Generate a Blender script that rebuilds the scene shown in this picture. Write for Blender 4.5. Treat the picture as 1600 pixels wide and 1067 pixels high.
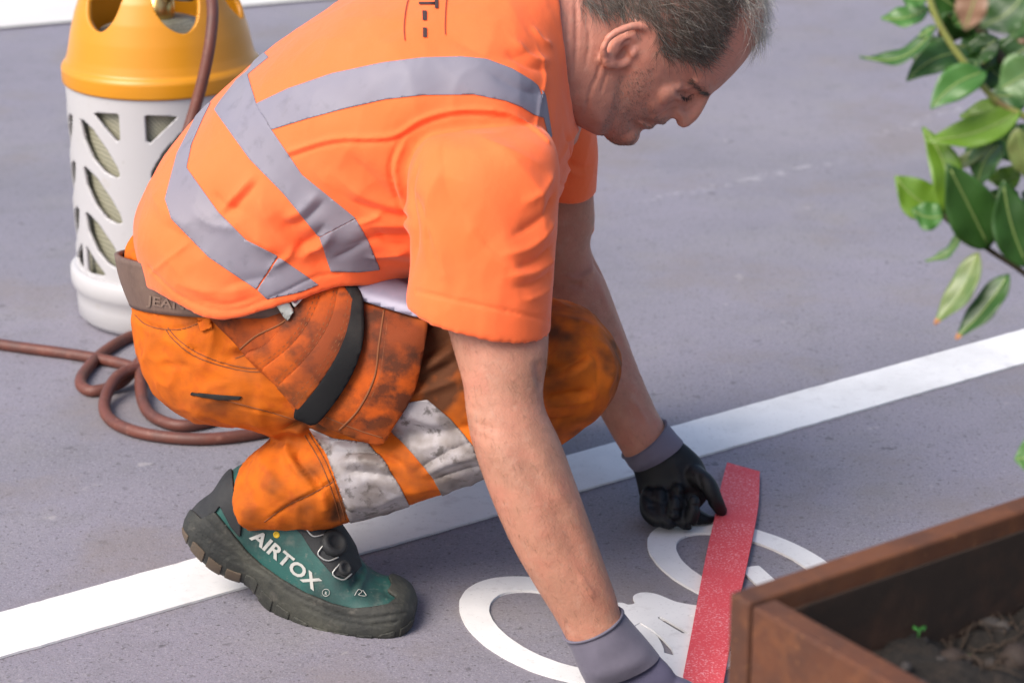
import bpy, bmesh, math, random
import numpy as np
from mathutils import Vector, Matrix, noise as mnoise
from mathutils.bvhtree import BVHTree
random.seed(7); np.random.seed(7)
for o in list(bpy.data.objects): bpy.data.objects.remove(o)
S = bpy.context.scene
C = S.collection
R = math.radians
# ------------------------------------------------------------------ camera, sky, sun, exposure
FPX, TILT, CAMH = 3700.0, R(20), 1.24
cd = bpy.data.cameras.new('camera'); cam = bpy.data.objects.new('camera', cd); C.objects.link(cam)
cam.location = (0, 0, CAMH); cam.rotation_euler = (math.pi/2 - TILT, 0, 0)
cd.sensor_width = 36; cd.lens = 36*FPX/1600; cd.clip_start = 0.05; cd.clip_end = 500
cd.dof.use_dof = True; cd.dof.focus_distance = 2.66; cd.dof.aperture_fstop = 6.5
S.camera = cam
w = bpy.data.worlds.new('World'); S.world = w; w.use_nodes = True
SUN_EL, SUN_AZ = R(46), R(228)      # azimuth clockwise from +Y: light comes over the left shoulder of the camera
nt = w.node_tree; sky = nt.nodes.new('ShaderNodeTexSky'); sky.sky_type = 'NISHITA'; sky.sun_disc = False
sky.sun_elevation = SUN_EL; sky.sun_rotation = SUN_AZ; sky.air_density = 1.0; sky.dust_density = 3.0; sky.ozone_density = 1.0
bg = nt.nodes['Background']; bg.inputs['Strength'].default_value = 0.13; nt.links.new(sky.outputs[0], bg.inputs['Color'])
sd = bpy.data.lights.new('sun', 'SUN'); sd.energy = 2.1; sd.angle = R(36); sd.color = (1, .93, .84)
sun = bpy.data.objects.new('sun', sd); C.objects.link(sun)
sdir = Vector((math.sin(SUN_AZ)*math.cos(SUN_EL), math.cos(SUN_AZ)*math.cos(SUN_EL), math.sin(SUN_EL)))
sun.rotation_euler = sdir.to_track_quat('Z', 'Y').to_euler(); sun.location = sdir*20
S.view_settings.view_transform = 'Standard'; S.view_settings.look = 'None'; S.view_settings.gamma = 1
S.view_settings.exposure = 0.77; S.view_settings.use_curve_mapping = False
# ------------------------------------------------------------------ pixel <-> place helpers (photo pixels, 1600 x 1067)
CP = np.array([0, 0, CAMH]); FW = np.array([0, math.cos(TILT), -math.sin(TILT)]); UP = np.array([0, math.sin(TILT), math.cos(TILT)]); RT = np.array([1., 0, 0])
def ray(px, py): return FW + RT*((px-800)/FPX) - UP*((py-533.5)/FPX)
def at(px, py, Y):
    d = ray(px, py); return CP + d*(Y/d[1])
def gnd(px, py, z=0.0):
    d = ray(px, py); return CP + d*((z-CAMH)/d[2])
def proj(P):
    P = np.atleast_2d(P) - CP; f = P@FW
    return np.stack([800 + FPX*(P@RT)/f, 533.5 - FPX*(P@UP)/f], 1)
# ------------------------------------------------------------------ mesh helpers
def obj(name, V, F, m=None, parent=None, smooth=True, attrs=None):
    me = bpy.data.meshes.new(name); me.from_pydata([tuple(map(float, v)) for v in V], [], [tuple(map(int, f)) for f in F]); me.update()
    if attrs:
        for k, a in attrs.items():
            a = np.asarray(a, dtype=np.float32)
            if a.ndim == 1:
                at_ = me.attributes.new(k, 'FLOAT', 'POINT'); at_.data.foreach_set('value', a)
            else:
                at_ = me.attributes.new(k, 'FLOAT_COLOR', 'POINT'); at_.data.foreach_set('color', np.c_[a, np.ones(len(a))].astype(np.float32).ravel())
    if smooth: me.polygons.foreach_set('use_smooth', [True]*len(me.polygons))
    o = bpy.data.objects.new(name, me); C.objects.link(o)
    if m: me.materials.append(m)
    if parent: o.parent = parent
    return o
def empty(name, loc=(0, 0, 0)):
    o = bpy.data.objects.new(name, None); C.objects.link(o); o.location = loc; o.empty_display_size = .1
    return o
def adopt(o, parent):          # parent without moving
    o.parent = parent; o.matrix_parent_inverse = Matrix.Translation(-Vector(parent.location))
    return o
def tag(o, label=None, cat=None, group=None, kind=None):
    if label: o['label'] = label
    if cat: o['category'] = cat
    if group: o['group'] = group
    if kind: o['kind'] = kind
    return o
def catmull(P, n):
    P = np.asarray(P, float); k = len(P)
    if k == 2:
        t = np.linspace(0, 1, n)[:, None]; return P[0]*(1-t)+P[1]*t
    d = np.r_[0, np.cumsum(np.maximum(1e-6, np.linalg.norm(np.diff(P[:, :2] if P.shape[1] > 3 else P, axis=0), axis=1)))]
    T = np.linspace(0, d[-1], n); out = []
    m = np.zeros_like(P)
    for i in range(k):
        a, b = max(0, i-1), min(k-1, i+1); m[i] = (P[b]-P[a])/(d[b]-d[a])
    for t in T:
        i = min(k-2, max(0, int(np.searchsorted(d, t, 'right'))-1)); h = d[i+1]-d[i]; s = (t-d[i])/h
        out.append((2*s**3-3*s**2+1)*P[i]+(s**3-2*s**2+s)*h*m[i]+(-2*s**3+3*s**2)*P[i+1]+(s**3-s**2)*h*m[i+1])
    return np.array(out)
def skin_rings(rings, cap=True):
    n = len(rings[0]); V = np.concatenate(rings); F = []
    for i in range(len(rings)-1):
        for j in range(n):
            k = (j+1) % n; F.append((i*n+j, i*n+k, (i+1)*n+k, (i+1)*n+j))
    if cap:
        V = np.vstack([V, rings[0].mean(0), rings[-1].mean(0)]); a, b = len(V)-2, len(V)-1; e = (len(rings)-1)*n
        for j in range(n):
            k = (j+1) % n; F.append((k, j, a)); F.append((e+j, e+k, b))
    return V, F
def pring(ax, ay, bx, by, Y, dx, dy, dz, p, N=40):
    """ring whose picture outline runs through two photo points; D is its half-depth vector"""
    A, B = at(ax, ay, Y), at(bx, by, Y); c = (A+B)/2; a = (B-A)/2; D = np.array([dx, dy, dz])
    ap = np.array([bx-ax, by-ay])/2; L = max(1e-6, np.linalg.norm(ap)); pp = proj(np.array([c+D, c-D])); dp = (pp[0]-pp[1])/2 @ (ap/L)
    a = a*math.sqrt(max(.3, 1-(dp/L)**2))
    t = np.linspace(0, 2*math.pi, N, endpoint=False); cs, sn = np.cos(t), np.sin(t); e = 2/p
    cs = np.sign(cs)*np.abs(cs)**e; sn = np.sign(sn)*np.abs(sn)**e
    return c + np.outer(cs, a) + np.outer(sn, D)
def limb(st, n=40, ratio=.85, N=40, p=2.0, hollow=None):
    """st: (ax,ay,bx,by,Y[,depth]) ; depth half-size in metres or ratio of the in-picture half width"""
    rows = []
    for s in st:
        ax, ay, bx, by, Y = s[:5]; r = np.linalg.norm(at(ax, ay, Y)-at(bx, by, Y))/2
        d = s[5] if len(s) > 5 else r*ratio
        D = (0, d, 0) if np.isscalar(d) else d
        rows.append([ax, ay, bx, by, Y, *D, s[6] if len(s) > 6 else p])
    rows = catmull(np.array(rows, float), n)
    rings = [pring(*r, N=N) for r in rows]
    if hollow:                      # open end: wall of the given thickness, turned back inside
        th, ln = hollow; last = rings[-1]; c = last.mean(0); r = np.linalg.norm(last-c, axis=1).mean(); ax_ = rings[-4].mean(0)-c; ax_ /= np.linalg.norm(ax_)
        inn = c+(last-c)*(1-th/r)
        rings += [inn, inn+ax_*ln*.5, inn+ax_*ln]
    return skin_rings(rings)
def chain(pts, n=24, N=16):
    """tapered tube through 3D points (x,y,z,r), rounded ends"""
    P = catmull(np.array([list(p[:3])+[p[3]] for p in pts], float)[:, [0, 1, 2, 3]], n) if len(pts) > 2 else catmull(np.array(pts, float), n)
    rings = []; up = np.array([0, 0, 1.])
    T = np.gradient(P[:, :3], axis=0); T /= np.linalg.norm(T, axis=1)[:, None]
    def ring(c, t, r):
        u = np.cross(t, up if abs(t[2]) < .9 else np.array([1., 0, 0])); u /= np.linalg.norm(u); v = np.cross(t, u)
        a = np.linspace(0, 2*math.pi, N, endpoint=False); return c+np.outer(np.cos(a), u)*r+np.outer(np.sin(a), v)*r
    for q in (80, 55, 25): rings.append(ring(P[0, :3]-T[0]*P[0, 3]*math.sin(R(q)), T[0], P[0, 3]*math.cos(R(q))))
    for i in range(n): rings.append(ring(P[i, :3], T[i], P[i, 3]))
    for q in (25, 55, 80): rings.append(ring(P[-1, :3]+T[-1]*P[-1, 3]*math.sin(R(q)), T[-1], P[-1, 3]*math.cos(R(q))))
    return skin_rings(rings)
def tube(path, r, N=10):
    P = np.asarray(path, float); T = np.gradient(P, axis=0); T /= np.linalg.norm(T, axis=1)[:, None]; rings = []; u = None
    for c, t in zip(P, T):
        if u is None: u = np.cross(t, [0, 0, 1.]) if abs(t[2]) < .9 else np.cross(t, [1., 0, 0])
        u = u-t*(u@t); u /= np.linalg.norm(u); v = np.cross(t, u); a = np.linspace(0, 2*math.pi, N, endpoint=False)
        rings.append(c+np.outer(np.cos(a), u)*r+np.outer(np.sin(a), v)*r)
    return skin_rings(rings)
def join(parts):
    V = []; F = []; o = 0
    for v, f in parts:
        V.append(np.asarray(v)); F += [tuple(int(i)+o for i in q) for q in f]; o += len(v)
    return np.concatenate(V), F
def remesh(parts, voxel, smooth=4, fac=.5):
    V, F = join(parts); me = bpy.data.meshes.new('t'); me.from_pydata(V.tolist(), [], F); o = bpy.data.objects.new('t', me); C.objects.link(o)
    md = o.modifiers.new('r', 'REMESH'); md.mode = 'VOXEL'; md.voxel_size = voxel
    if smooth:
        s = o.modifiers.new('s', 'SMOOTH'); s.iterations = smooth; s.factor = fac
    dg = bpy.context.evaluated_depsgraph_get(); em = o.evaluated_get(dg).to_mesh()
    n = len(em.vertices); a = np.empty(n*3); em.vertices.foreach_get('co', a); V2 = a.reshape(-1, 3).copy()
    F2 = np.array([tuple(p.vertices) for p in em.polygons if len(p.vertices) == 4]); F2 = F2.reshape(-1, 4)
    bpy.data.objects.remove(o); bpy.data.meshes.remove(me)
    return V2, F2
def normals(V, F):
    F = np.asarray(F); N = np.zeros_like(V)
    fn = np.cross(V[F[:, 2]]-V[F[:, 0]], V[F[:, -1]]-V[F[:, 1]]) if F.shape[1] == 4 else np.cross(V[F[:, 1]]-V[F[:, 0]], V[F[:, 2]]-V[F[:, 0]])
    for k in range(F.shape[1]): np.add.at(N, F[:, k], fn)
    return N/np.maximum(1e-12, np.linalg.norm(N, axis=1))[:, None]
def relax(V, F, it=1, fac=.5, mask=None):
    F = np.asarray(F); E = np.concatenate([F[:, [k, (k+1) % F.shape[1]]] for k in range(F.shape[1])]); deg = np.zeros(len(V)); np.add.at(deg, E[:, 0], 1); np.add.at(deg, E[:, 1], 1)
    for _ in range(it):
        A = np.zeros_like(V); np.add.at(A, E[:, 0], V[E[:, 1]]); np.add.at(A, E[:, 1], V[E[:, 0]])
        d = (A/np.maximum(1, deg)[:, None]-V)*fac
        V = V+(d if mask is None else d*mask[:, None])
    return V
def bvh(V, F): return BVHTree.FromPolygons([tuple(v) for v in V], [tuple(int(i) for i in f) for f in F])
def hit(B, px, py):
    d = Vector(ray(px, py)).normalized(); r = B.ray_cast(Vector(CP), d)
    return (np.array(r[0]), np.array(r[1])) if r[0] is not None else (None, None)
def seg_dist(V, P):
    """distance of points V to polyline P, and the 0..1 position along it"""
    best = np.full(len(V), 1e9); pos = np.zeros(len(V)); L = np.r_[0, np.cumsum(np.linalg.norm(np.diff(P, axis=0), axis=1))]; tot = max(L[-1], 1e-9)
    for i in range(len(P)-1):
        a, b = P[i], P[i+1]; ab = b-a; t = np.clip(((V-a)@ab)/max(1e-12, ab@ab), 0, 1); d = np.linalg.norm(V-(a+t[:, None]*ab), axis=1)
        m = d < best; best[m] = d[m]; pos[m] = (L[i]+t[m]*(L[i+1]-L[i]))/tot
    return best, pos
def sculpt(V, F, strokes, B=None, sharp=False):
    """strokes: (photo polyline, width m, height m [, taper]) raised (+) or sunk (-) lines on the surface"""
    B = B or bvh(V, F); N = normals(V, F); out = V.copy()
    for s in strokes:
        pts = catmull(np.array(s[0], float), max(2, 6*len(s[0]))) if len(s[0]) > 1 else np.array(s[0], float)
        P = [hit(B, *p)[0] for p in pts]; P = [p for p in P if p is not None]
        if not P: continue
        P = np.array(P); P = np.vstack([P, P+1e-5]) if len(P) == 1 else P
        near = np.where(np.all((V > P.min(0)-s[1]*3) & (V < P.max(0)+s[1]*3), axis=1))[0]
        if not len(near): continue
        d, t = seg_dist(V[near], P); k = np.exp(-(d/s[1])**2) if not sharp else np.exp(-(d/(s[1]*.85))**1.35)
        if len(s[0]) > 1 and not (len(s) > 3 and s[3] == 0): k *= np.clip(np.minimum(t, 1-t)*4+.15, 0, 1)
        out[near] += N[near]*(k*s[2])[:, None]
    return out
def fbm(V, scale, octaves=3, off=0):
    return np.array([mnoise.fractal(Vector(v)*scale+Vector((off, off*1.7, 0)), .9, 2.1, octaves) for v in V])
def poly_sd(P, poly):
    """signed distance (inside positive) of 2D points to a polygon"""
    P = np.asarray(P, float); poly = np.asarray(poly, float); d = np.full(len(P), 1e18); ins = np.zeros(len(P), bool)
    for i in range(len(poly)):
        a, b = poly[i-1], poly[i]; ab = b-a; t = np.clip(((P-a)@ab)/max(1e-12, ab@ab), 0, 1); d = np.minimum(d, ((P-(a+t[:, None]*ab))**2).sum(1))
        c = (a[1] > P[:, 1]) != (b[1] > P[:, 1])
        with np.errstate(divide='ignore', invalid='ignore'): x = (b[0]-a[0])*(P[:, 1]-a[1])/(b[1]-a[1])+a[0]
        ins ^= c & (P[:, 0] < x)
    return np.where(ins, 1, -1)*np.sqrt(d)
def smooth_poly(poly, n=6):
    poly = np.asarray(poly, float); k = len(poly); out = []
    for i in range(k):
        p0, p1, p2, p3 = poly[i-1], poly[i], poly[(i+1) % k], poly[(i+2) % k]
        for s in np.linspace(0, 1, n, endpoint=False):
            out.append(.5*((2*p1)+(p2-p0)*s+(2*p0-5*p1+4*p2-p3)*s*s+(3*p1-p0-3*p2+p3)*s**3))
    return np.array(out)
def clip(V, F, f):
    """part of a mesh where the vertex field f > 0, cut straight through the faces"""
    F = np.asarray(F); T = np.vstack([F[:, [0, 1, 2]], F[:, [0, 2, 3]]]) if F.shape[1] == 4 else F
    s = f[T] > 0; n = s.sum(1); keep = [tuple(t) for t in T[n == 3]]; V = list(map(np.asarray, V)); cache = {}
    def mid(a, b):
        k = (min(a, b), max(a, b))
        if k not in cache:
            t = f[a]/(f[a]-f[b]); cache[k] = len(V); V.append(V[a]*(1-t)+V[b]*t)
        return cache[k]
    for t in T[(n == 1) | (n == 2)]:
        q = []
        for i in range(3):
            a, b = int(t[i]), int(t[(i+1) % 3])
            if f[a] > 0: q.append(a)
            if (f[a] > 0) != (f[b] > 0): q.append(mid(a, b))
        for i in range(1, len(q)-1): keep.append((q[0], q[i], q[i+1]))
    if not keep: return np.zeros((0, 3)), np.zeros((0, 3), int)
    K = np.array(keep); u, inv = np.unique(K, return_inverse=True)
    return np.array(V)[u], inv.reshape(-1, 3)
def largest(V, F):
    """the biggest connected piece of a triangle mesh"""
    F = np.asarray(F)
    if len(F) == 0: return V, F
    lab = np.arange(len(V))
    while True:
        m = lab[F].min(1); new = lab.copy()
        for k in range(F.shape[1]): np.minimum.at(new, F[:, k], m)
        new = new[new]
        if (new == lab).all(): break
        lab = new
    fl = lab[F[:, 0]]; u, c = np.unique(fl, return_counts=True); F = F[fl == u[c.argmax()]]; k, inv = np.unique(F, return_inverse=True)
    return V[k], inv.reshape(F.shape)
def ridged(V, scale, off=0, st=(1, 1, 1)):
    return np.array([(1-abs(mnoise.noise(Vector((v[0]*st[0], v[1]*st[1], v[2]*st[2]))*scale+Vector((off, off*.7, off*1.3)))))**4 for v in V])
def thicken(V, F, lo, hi, N=None):
    """shell between two offsets along the normals, closed at its rim"""
    if len(V) == 0: return V, F
    F = np.asarray(F); N = normals(V, F) if N is None else N; n = len(V); W = np.vstack([V+N*hi, V+N*lo]); out = [tuple(t) for t in F]+[tuple(t[::-1]+n) for t in F]
    cnt = {}
    for t in F:
        for i in range(len(t)):
            a, b = int(t[i]), int(t[(i+1) % len(t)]); k = (min(a, b), max(a, b)); cnt[k] = None if k in cnt else (a, b)
    for e in cnt.values():
        if e: a, b = e; out.append((b, a, a+n, b+n))
    return W, out
def cookie(V, F, poly, lo, hi, front=False, extra=None, smooth=0):
    """shell over the part of a surface that lies inside a photo outline (cuts through to the far side unless front)"""
    f = poly_sd(proj(V), smooth_poly(poly) if smooth else poly)
    if front:
        N = normals(V, F); vd = V-CP; vd /= np.linalg.norm(vd, axis=1)[:, None]; f = np.minimum(f, (-(N*vd).sum(1)+.15)*60)
    if extra is not None: f = np.minimum(f, extra)
    v, t = clip(V, F, f); v, t = largest(v, t)
    return thicken(v, t, lo, hi) if len(v) else (v, t)
def patch(poly, Yf, th, step=7, bulge=.012, blen=30, smooth=True):
    """padded cloth piece with a photo outline; Yf(px,py) gives its distance"""
    pl = smooth_poly(poly) if smooth else np.asarray(poly, float); x0, y0 = pl.min(0)-step; x1, y1 = pl.max(0)+step
    xs = np.arange(x0, x1+step, step); ys = np.arange(y0, y1+step, step); P = np.array([(x, y) for y in ys for x in xs]); nx = len(xs)
    Fq = np.array([(j*nx+i, j*nx+i+1, (j+1)*nx+i+1, (j+1)*nx+i) for j in range(len(ys)-1) for i in range(nx-1)])[:, ::-1]
    f = poly_sd(P, pl); P3, T = clip(np.c_[P, np.zeros(len(P))], Fq, f); sdv = np.maximum(0, poly_sd(P3[:, :2], pl))
    V = np.array([at(p[0], p[1], Yf(p[0], p[1])-bulge*(1-math.exp(-s/blen))) for p, s in zip(P3, sdv)])
    N = np.tile(np.array([0, 1., 0]), (len(V), 1)); W, Fo = thicken(V, T, 0, th, N)
    return W, Fo
def box(x0, x1, y0, y1, z0, z1):
    V = np.array([(x, y, z) for z in (z0, z1) for y in (y0, y1) for x in (x0, x1)], float)
    return V, [(0, 2, 3, 1), (4, 5, 7, 6), (0, 1, 5, 4), (2, 6, 7, 3), (0, 4, 6, 2), (1, 3, 7, 5)]
def text_mesh(s, bold=0.0, res=3):
    cu = bpy.data.curves.new('t', 'FONT'); cu.body = s; cu.offset = bold; cu.resolution_u = res; o = bpy.data.objects.new('t', cu); C.objects.link(o)
    dg = bpy.context.evaluated_depsgraph_get(); m = o.evaluated_get(dg).to_mesh(); V = np.array([v.co[:] for v in m.vertices]); F = [tuple(p.vertices) for p in m.polygons]
    bm = bmesh.new(); bm.from_mesh(m); bmesh.ops.triangulate(bm, faces=bm.faces); bmesh.ops.subdivide_edges(bm, edges=[e for e in bm.edges if e.calc_length() > .12], cuts=2, use_grid_fill=False); bmesh.ops.triangulate(bm, faces=bm.faces)
    V = np.array([v.co[:] for v in bm.verts]); F = [tuple(v.index for v in f.verts) for f in bm.faces]; bm.free()
    bpy.data.objects.remove(o); bpy.data.curves.remove(cu); V[:, :2] -= V[:, :2].min(0); h = V[:, 1].max()
    return V[:, :2]/h, F           # height 1
def print_on(B, P2, F, off=.0015, th=.0):
    """lay flat print with photo-pixel vertices on a surface"""
    V = []
    for p in P2:
        h_, n_ = hit(B, *p)
        V.append(h_+n_*off if h_ is not None else None)
    ok = [v is not None for v in V]; F = [f for f in F if all(ok[i] for i in f)]; V = [v if v is not None else np.zeros(3) for v in V]
    u = sorted({i for f in F for i in f}); mp = {k: i for i, k in enumerate(u)}
    return np.array([V[i] for i in u]), [tuple(mp[i] for i in f) for f in F]
# ------------------------------------------------------------------ materials
def mat(name, col, rough=.6, var=None, bump=None, metal=0, spec=.5, attr=None, sheen=0, sss=0, coat=0, mix=None, trans=0):
    """var: list of (scale, detail, dark colour, low, high); bump: list of (scale, strength, distance); mix: (attribute, colour)"""
    m = bpy.data.materials.new(name); m.use_nodes = True; t = m.node_tree; b = t.nodes['Principled BSDF']; L = t.links.new
    b.inputs['Roughness'].default_value = rough; b.inputs['Metallic'].default_value = metal; b.inputs['Specular IOR Level'].default_value = spec
    tc = t.nodes.new('ShaderNodeTexCoord'); co = tc.outputs['Object']
    if attr:
        a = t.nodes.new('ShaderNodeAttribute'); a.attribute_name = attr; cur = a.outputs['Color']
    else:
        rgb = t.nodes.new('ShaderNodeRGB'); rgb.outputs[0].default_value = (*col, 1); cur = rgb.outputs[0]
    def mixin(fac, colr):
        nonlocal cur
        x = t.nodes.new('ShaderNodeMix'); x.data_type = 'RGBA'; L(fac, x.inputs[0]); L(cur, x.inputs[6]); x.inputs[7].default_value = (*colr, 1); cur = x.outputs[2]
    for v in (var or []):
        sc, det, dark, lo, hi = v[:5]; n = t.nodes.new('ShaderNodeTexNoise'); n.inputs['Scale'].default_value = sc; n.inputs['Detail'].default_value = det; n.inputs['Roughness'].default_value = .6; L(co, n.inputs['Vector'])
        r = t.nodes.new('ShaderNodeMapRange'); r.inputs['From Min'].default_value = lo; r.inputs['From Max'].default_value = hi; r.inputs['To Max'].default_value = v[5] if len(v) > 5 else 1; L(n.outputs['Fac'], r.inputs['Value']); mixin(r.outputs[0], dark)
    for k, colr in (mix or []):
        a = t.nodes.new('ShaderNodeAttribute'); a.attribute_name = k; mixin(a.outputs['Fac'], colr)
    L(cur, b.inputs['Base Color']); h = None
    for sc, st, di in (bump or []):
        n = t.nodes.new('ShaderNodeTexNoise'); n.inputs['Scale'].default_value = sc; n.inputs['Detail'].default_value = 4; L(co, n.inputs['Vector'])
        bp = t.nodes.new('ShaderNodeBump'); bp.inputs['Strength'].default_value = st; bp.inputs['Distance'].default_value = di; L(n.outputs['Fac'], bp.inputs['Height'])
        if h: L(h, bp.inputs['Normal'])
        h = bp.outputs[0]
    if h: L(h, b.inputs['Normal'])
    if sheen: b.inputs['Sheen Weight'].default_value = sheen; b.inputs['Sheen Roughness'].default_value = .4
    if sss: b.inputs['Subsurface Weight'].default_value = sss; b.inputs['Subsurface Radius'].default_value = (.012, .004, .002); b.inputs['Subsurface Scale'].default_value = .6
    if coat: b.inputs['Coat Weight'].default_value = coat; b.inputs['Coat Roughness'].default_value = .15
    if trans: b.inputs['Transmission Weight'].default_value = trans
    return m
# ================================================================== ground
E1 = np.array([.818, .575, 0]); E1 /= np.linalg.norm(E1); E2 = np.array([E1[1], -E1[0], 0])
def asphalt():
    m = mat('asphalt', (.228, .212, .255), .82,
        var=[(1.3, 5, (.185, .176, .205), .40, .62, .9), (.6, 4, (.25, .232, .262), .5, .62, .7), (5, 6, (.235, .222, .228), .5, .72, .6), (14, 5, (.16, .152, .165), .52, .75, .45), (260, 2, (.33, .315, .335), .56, .68, .6), (420, 2, (.09, .085, .095), .55, .70, .65), (170, 3, (.13, .122, .14), .55, .68, .5), (36, 3, (.09, .084, .095), .645, .71, .7), (75, 3, (.095, .09, .098), .645, .71, .75), (140, 2, (.08, .075, .08), .62, .70, .8), (3.1, 5, (.20, .172, .165), .52, .66, .55), (23, 2, (.36, .34, .34), .705, .76, .5)],
        bump=[(330, .35, .002), (60, .25, .004), (9, .2, .01)])
    return m
M_ASPH = asphalt()
def chalk(m, a, b, wd):         # rubbed-out row of chalk dabs between two ground points
    t = m.node_tree; L = t.links.new; bs = t.nodes['Principled BSDF']; src = bs.inputs['Base Color'].links[0].from_socket; tc = [n for n in t.nodes if n.type == 'TEX_COORD'][0]
    d = (b-a)/np.linalg.norm(b-a); n = np.array([-d[1], d[0], 0]); sub = t.nodes.new('ShaderNodeVectorMath'); sub.operation = 'SUBTRACT'; L(tc.outputs['Object'], sub.inputs[0]); sub.inputs[1].default_value = a
    def dot(v): x = t.nodes.new('ShaderNodeVectorMath'); x.operation = 'DOT_PRODUCT'; L(sub.outputs[0], x.inputs[0]); x.inputs[1].default_value = v; return x.outputs['Value']
    def rng(s, lo, hi, t0=0, t1=1): x = t.nodes.new('ShaderNodeMapRange'); L(s, x.inputs['Value']); x.inputs['From Min'].default_value = lo; x.inputs['From Max'].default_value = hi; x.inputs['To Min'].default_value = t0; x.inputs['To Max'].default_value = t1; return x.outputs[0]
    def mul(x, y): z = t.nodes.new('ShaderNodeMath'); z.operation = 'MULTIPLY'; L(x, z.inputs[0]); L(y, z.inputs[1]); return z.outputs[0]
    ab = t.nodes.new('ShaderNodeMath'); ab.operation = 'ABSOLUTE'; L(dot(n), ab.inputs[0]); ln = float(np.linalg.norm(b-a)); al = dot(np.r_[d[:2], 0])
    ns = t.nodes.new('ShaderNodeTexNoise'); ns.inputs['Scale'].default_value = 38; ns.inputs['Detail'].default_value = 5; L(tc.outputs['Object'], ns.inputs['Vector'])
    f = mul(mul(rng(ab.outputs[0], wd, wd*.3), rng(ns.outputs['Fac'], .5, .64, 0, .34)), mul(rng(al, 0, .03), rng(al, ln, ln-.05)))
    mx = t.nodes.new('ShaderNodeMix'); mx.data_type = 'RGBA'; L(f, mx.inputs[0]); L(src, mx.inputs[6]); mx.inputs[7].default_value = (.5, .48, .5, 1); L(mx.outputs[2], bs.inputs['Base Color'])
chalk(M_ASPH, gnd(985, 318), gnd(1330, 248), .022); chalk(M_ASPH, gnd(1360, 215), gnd(1560, 150), .018)
V, F = [], []
gx = np.r_[-40, -12, np.linspace(-3, 3, 25), 12, 40]; gy = np.r_[-8, 0, np.linspace(1, 8, 29), 20, 60]
V = np.array([(x, y, 0) for y in gy for x in gx]); nx = len(gx)
F = [(j*nx+i, j*nx+i+1, (j+1)*nx+i+1, (j+1)*nx+i) for j in range(len(gy)-1) for i in range(nx-1)]
tag(obj('ground', V, F, M_ASPH), kind='structure')
# far ground past the shade edge: sunlight painted in as a pale sheet
M_SUNLIT = mat('painted_sunlit_ground', (.60, .58, .555), .8, var=[(3, 4, (.66, .64, .61), .4, .7)], bump=[(90, .2, .003)])
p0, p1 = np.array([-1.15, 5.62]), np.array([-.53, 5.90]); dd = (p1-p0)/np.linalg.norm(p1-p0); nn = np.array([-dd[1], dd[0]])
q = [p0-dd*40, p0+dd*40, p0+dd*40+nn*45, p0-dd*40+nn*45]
tag(obj('sunlit_ground_sheet', [(a, b, .006) for a, b in q], [(0, 1, 2, 3)], M_SUNLIT), kind='structure')
# ================================================================== road markings
M_WHITE = mat('white_thermoplastic', (.75, .74, .73), .6, var=[(7, 4, (.59, .58, .57), .42, .72, .8), (60, 4, (.55, .53, .52), .58, .74, .6), (22, 5, (.50, .48, .47), .60, .74, .6), (210, 3, (.45, .43, .42), .62, .72, .5)], bump=[(240, .12, .001)])
def ground_sheet(name, poly, th, m, z0=.0, holes=(), step=.006, wob=.0008):
    """flat moulded sheet of thickness th lying on the ground; poly/holes in ground metres"""
    pl = np.asarray(poly, float); x0, y0 = pl.min(0)-step; x1, y1 = pl.max(0)+step
    xs = np.arange(x0, x1+step, step); ys = np.arange(y0, y1+step, step); P = np.array([(x, y) for y in ys for x in xs]); n_ = len(xs)
    Fq = np.array([(j*n_+i, j*n_+i+1, (j+1)*n_+i+1, (j+1)*n_+i) for j in range(len(ys)-1) for i in range(n_-1)])
    f = poly_sd(P, pl)
    for h_ in holes: f = np.minimum(f, -poly_sd(P, h_))
    if wob: f = f+wob*np.array([mnoise.noise(Vector((p[0]*55, p[1]*55, 3))) for p in P])
    v, t = clip(np.c_[P, np.full(len(P), z0)], Fq, f)
    W, Fo = thicken(v, t, 0, th, np.tile(np.array([0, 0, 1.]), (len(v), 1)))
    return obj(name, W, Fo, m, smooth=False)
la, lb, lc, ld = gnd(0, 960)[:2], gnd(1600, 517)[:2], gnd(1600, 570)[:2], gnd(0, 1030)[:2]
du, dl = (lb-la)/np.linalg.norm(lb-la), (lc-ld)/np.linalg.norm(lc-ld)
# long thin strip: built along its own direction with slightly uneven edges
def line_strip():
    s = np.arange(-.6, 3.0, .01); top = []; bot = []
    for k in s:
        wv = .0012*mnoise.noise(Vector((k*30, 0, 1)))+.0008*mnoise.noise(Vector((k*110, 5, 1))); wb = .0012*mnoise.noise(Vector((k*30, 9, 4)))+.0008*mnoise.noise(Vector((k*110, 2, 7)))
        top.append(np.r_[la+du*k+E2[:2]*-wv, 0]); bot.append(np.r_[ld+dl*k+E2[:2]*wb, 0])
    n_ = len(s); V = np.array(top+bot); V2 = V.copy(); V[:, 2] = .0005; V2[:, 2] = .0035; F = []
    for i in range(n_-1): F += [(n_+i+2*n_, n_+i+1+2*n_, i+1+2*n_, i+2*n_), (i, i+1, i+1+2*n_, i+2*n_)[::-1], (n_+i, n_+i+1, n_+i+1+2*n_, n_+i+2*n_)]
    return obj('painted_line', np.vstack([V, V2]), F, M_WHITE, smooth=False)
tag(line_strip(), 'long straight white line on the asphalt running under the crouching worker', 'road marking')
def uv(u, v): return E1[:2]*u+E2[:2]*v
def ell(u, v, a1, a2, n=64): return np.array([uv(u+a1*math.cos(t), v+a2*math.sin(t)) for t in np.linspace(0, 2*math.pi, n, endpoint=False)])
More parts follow.
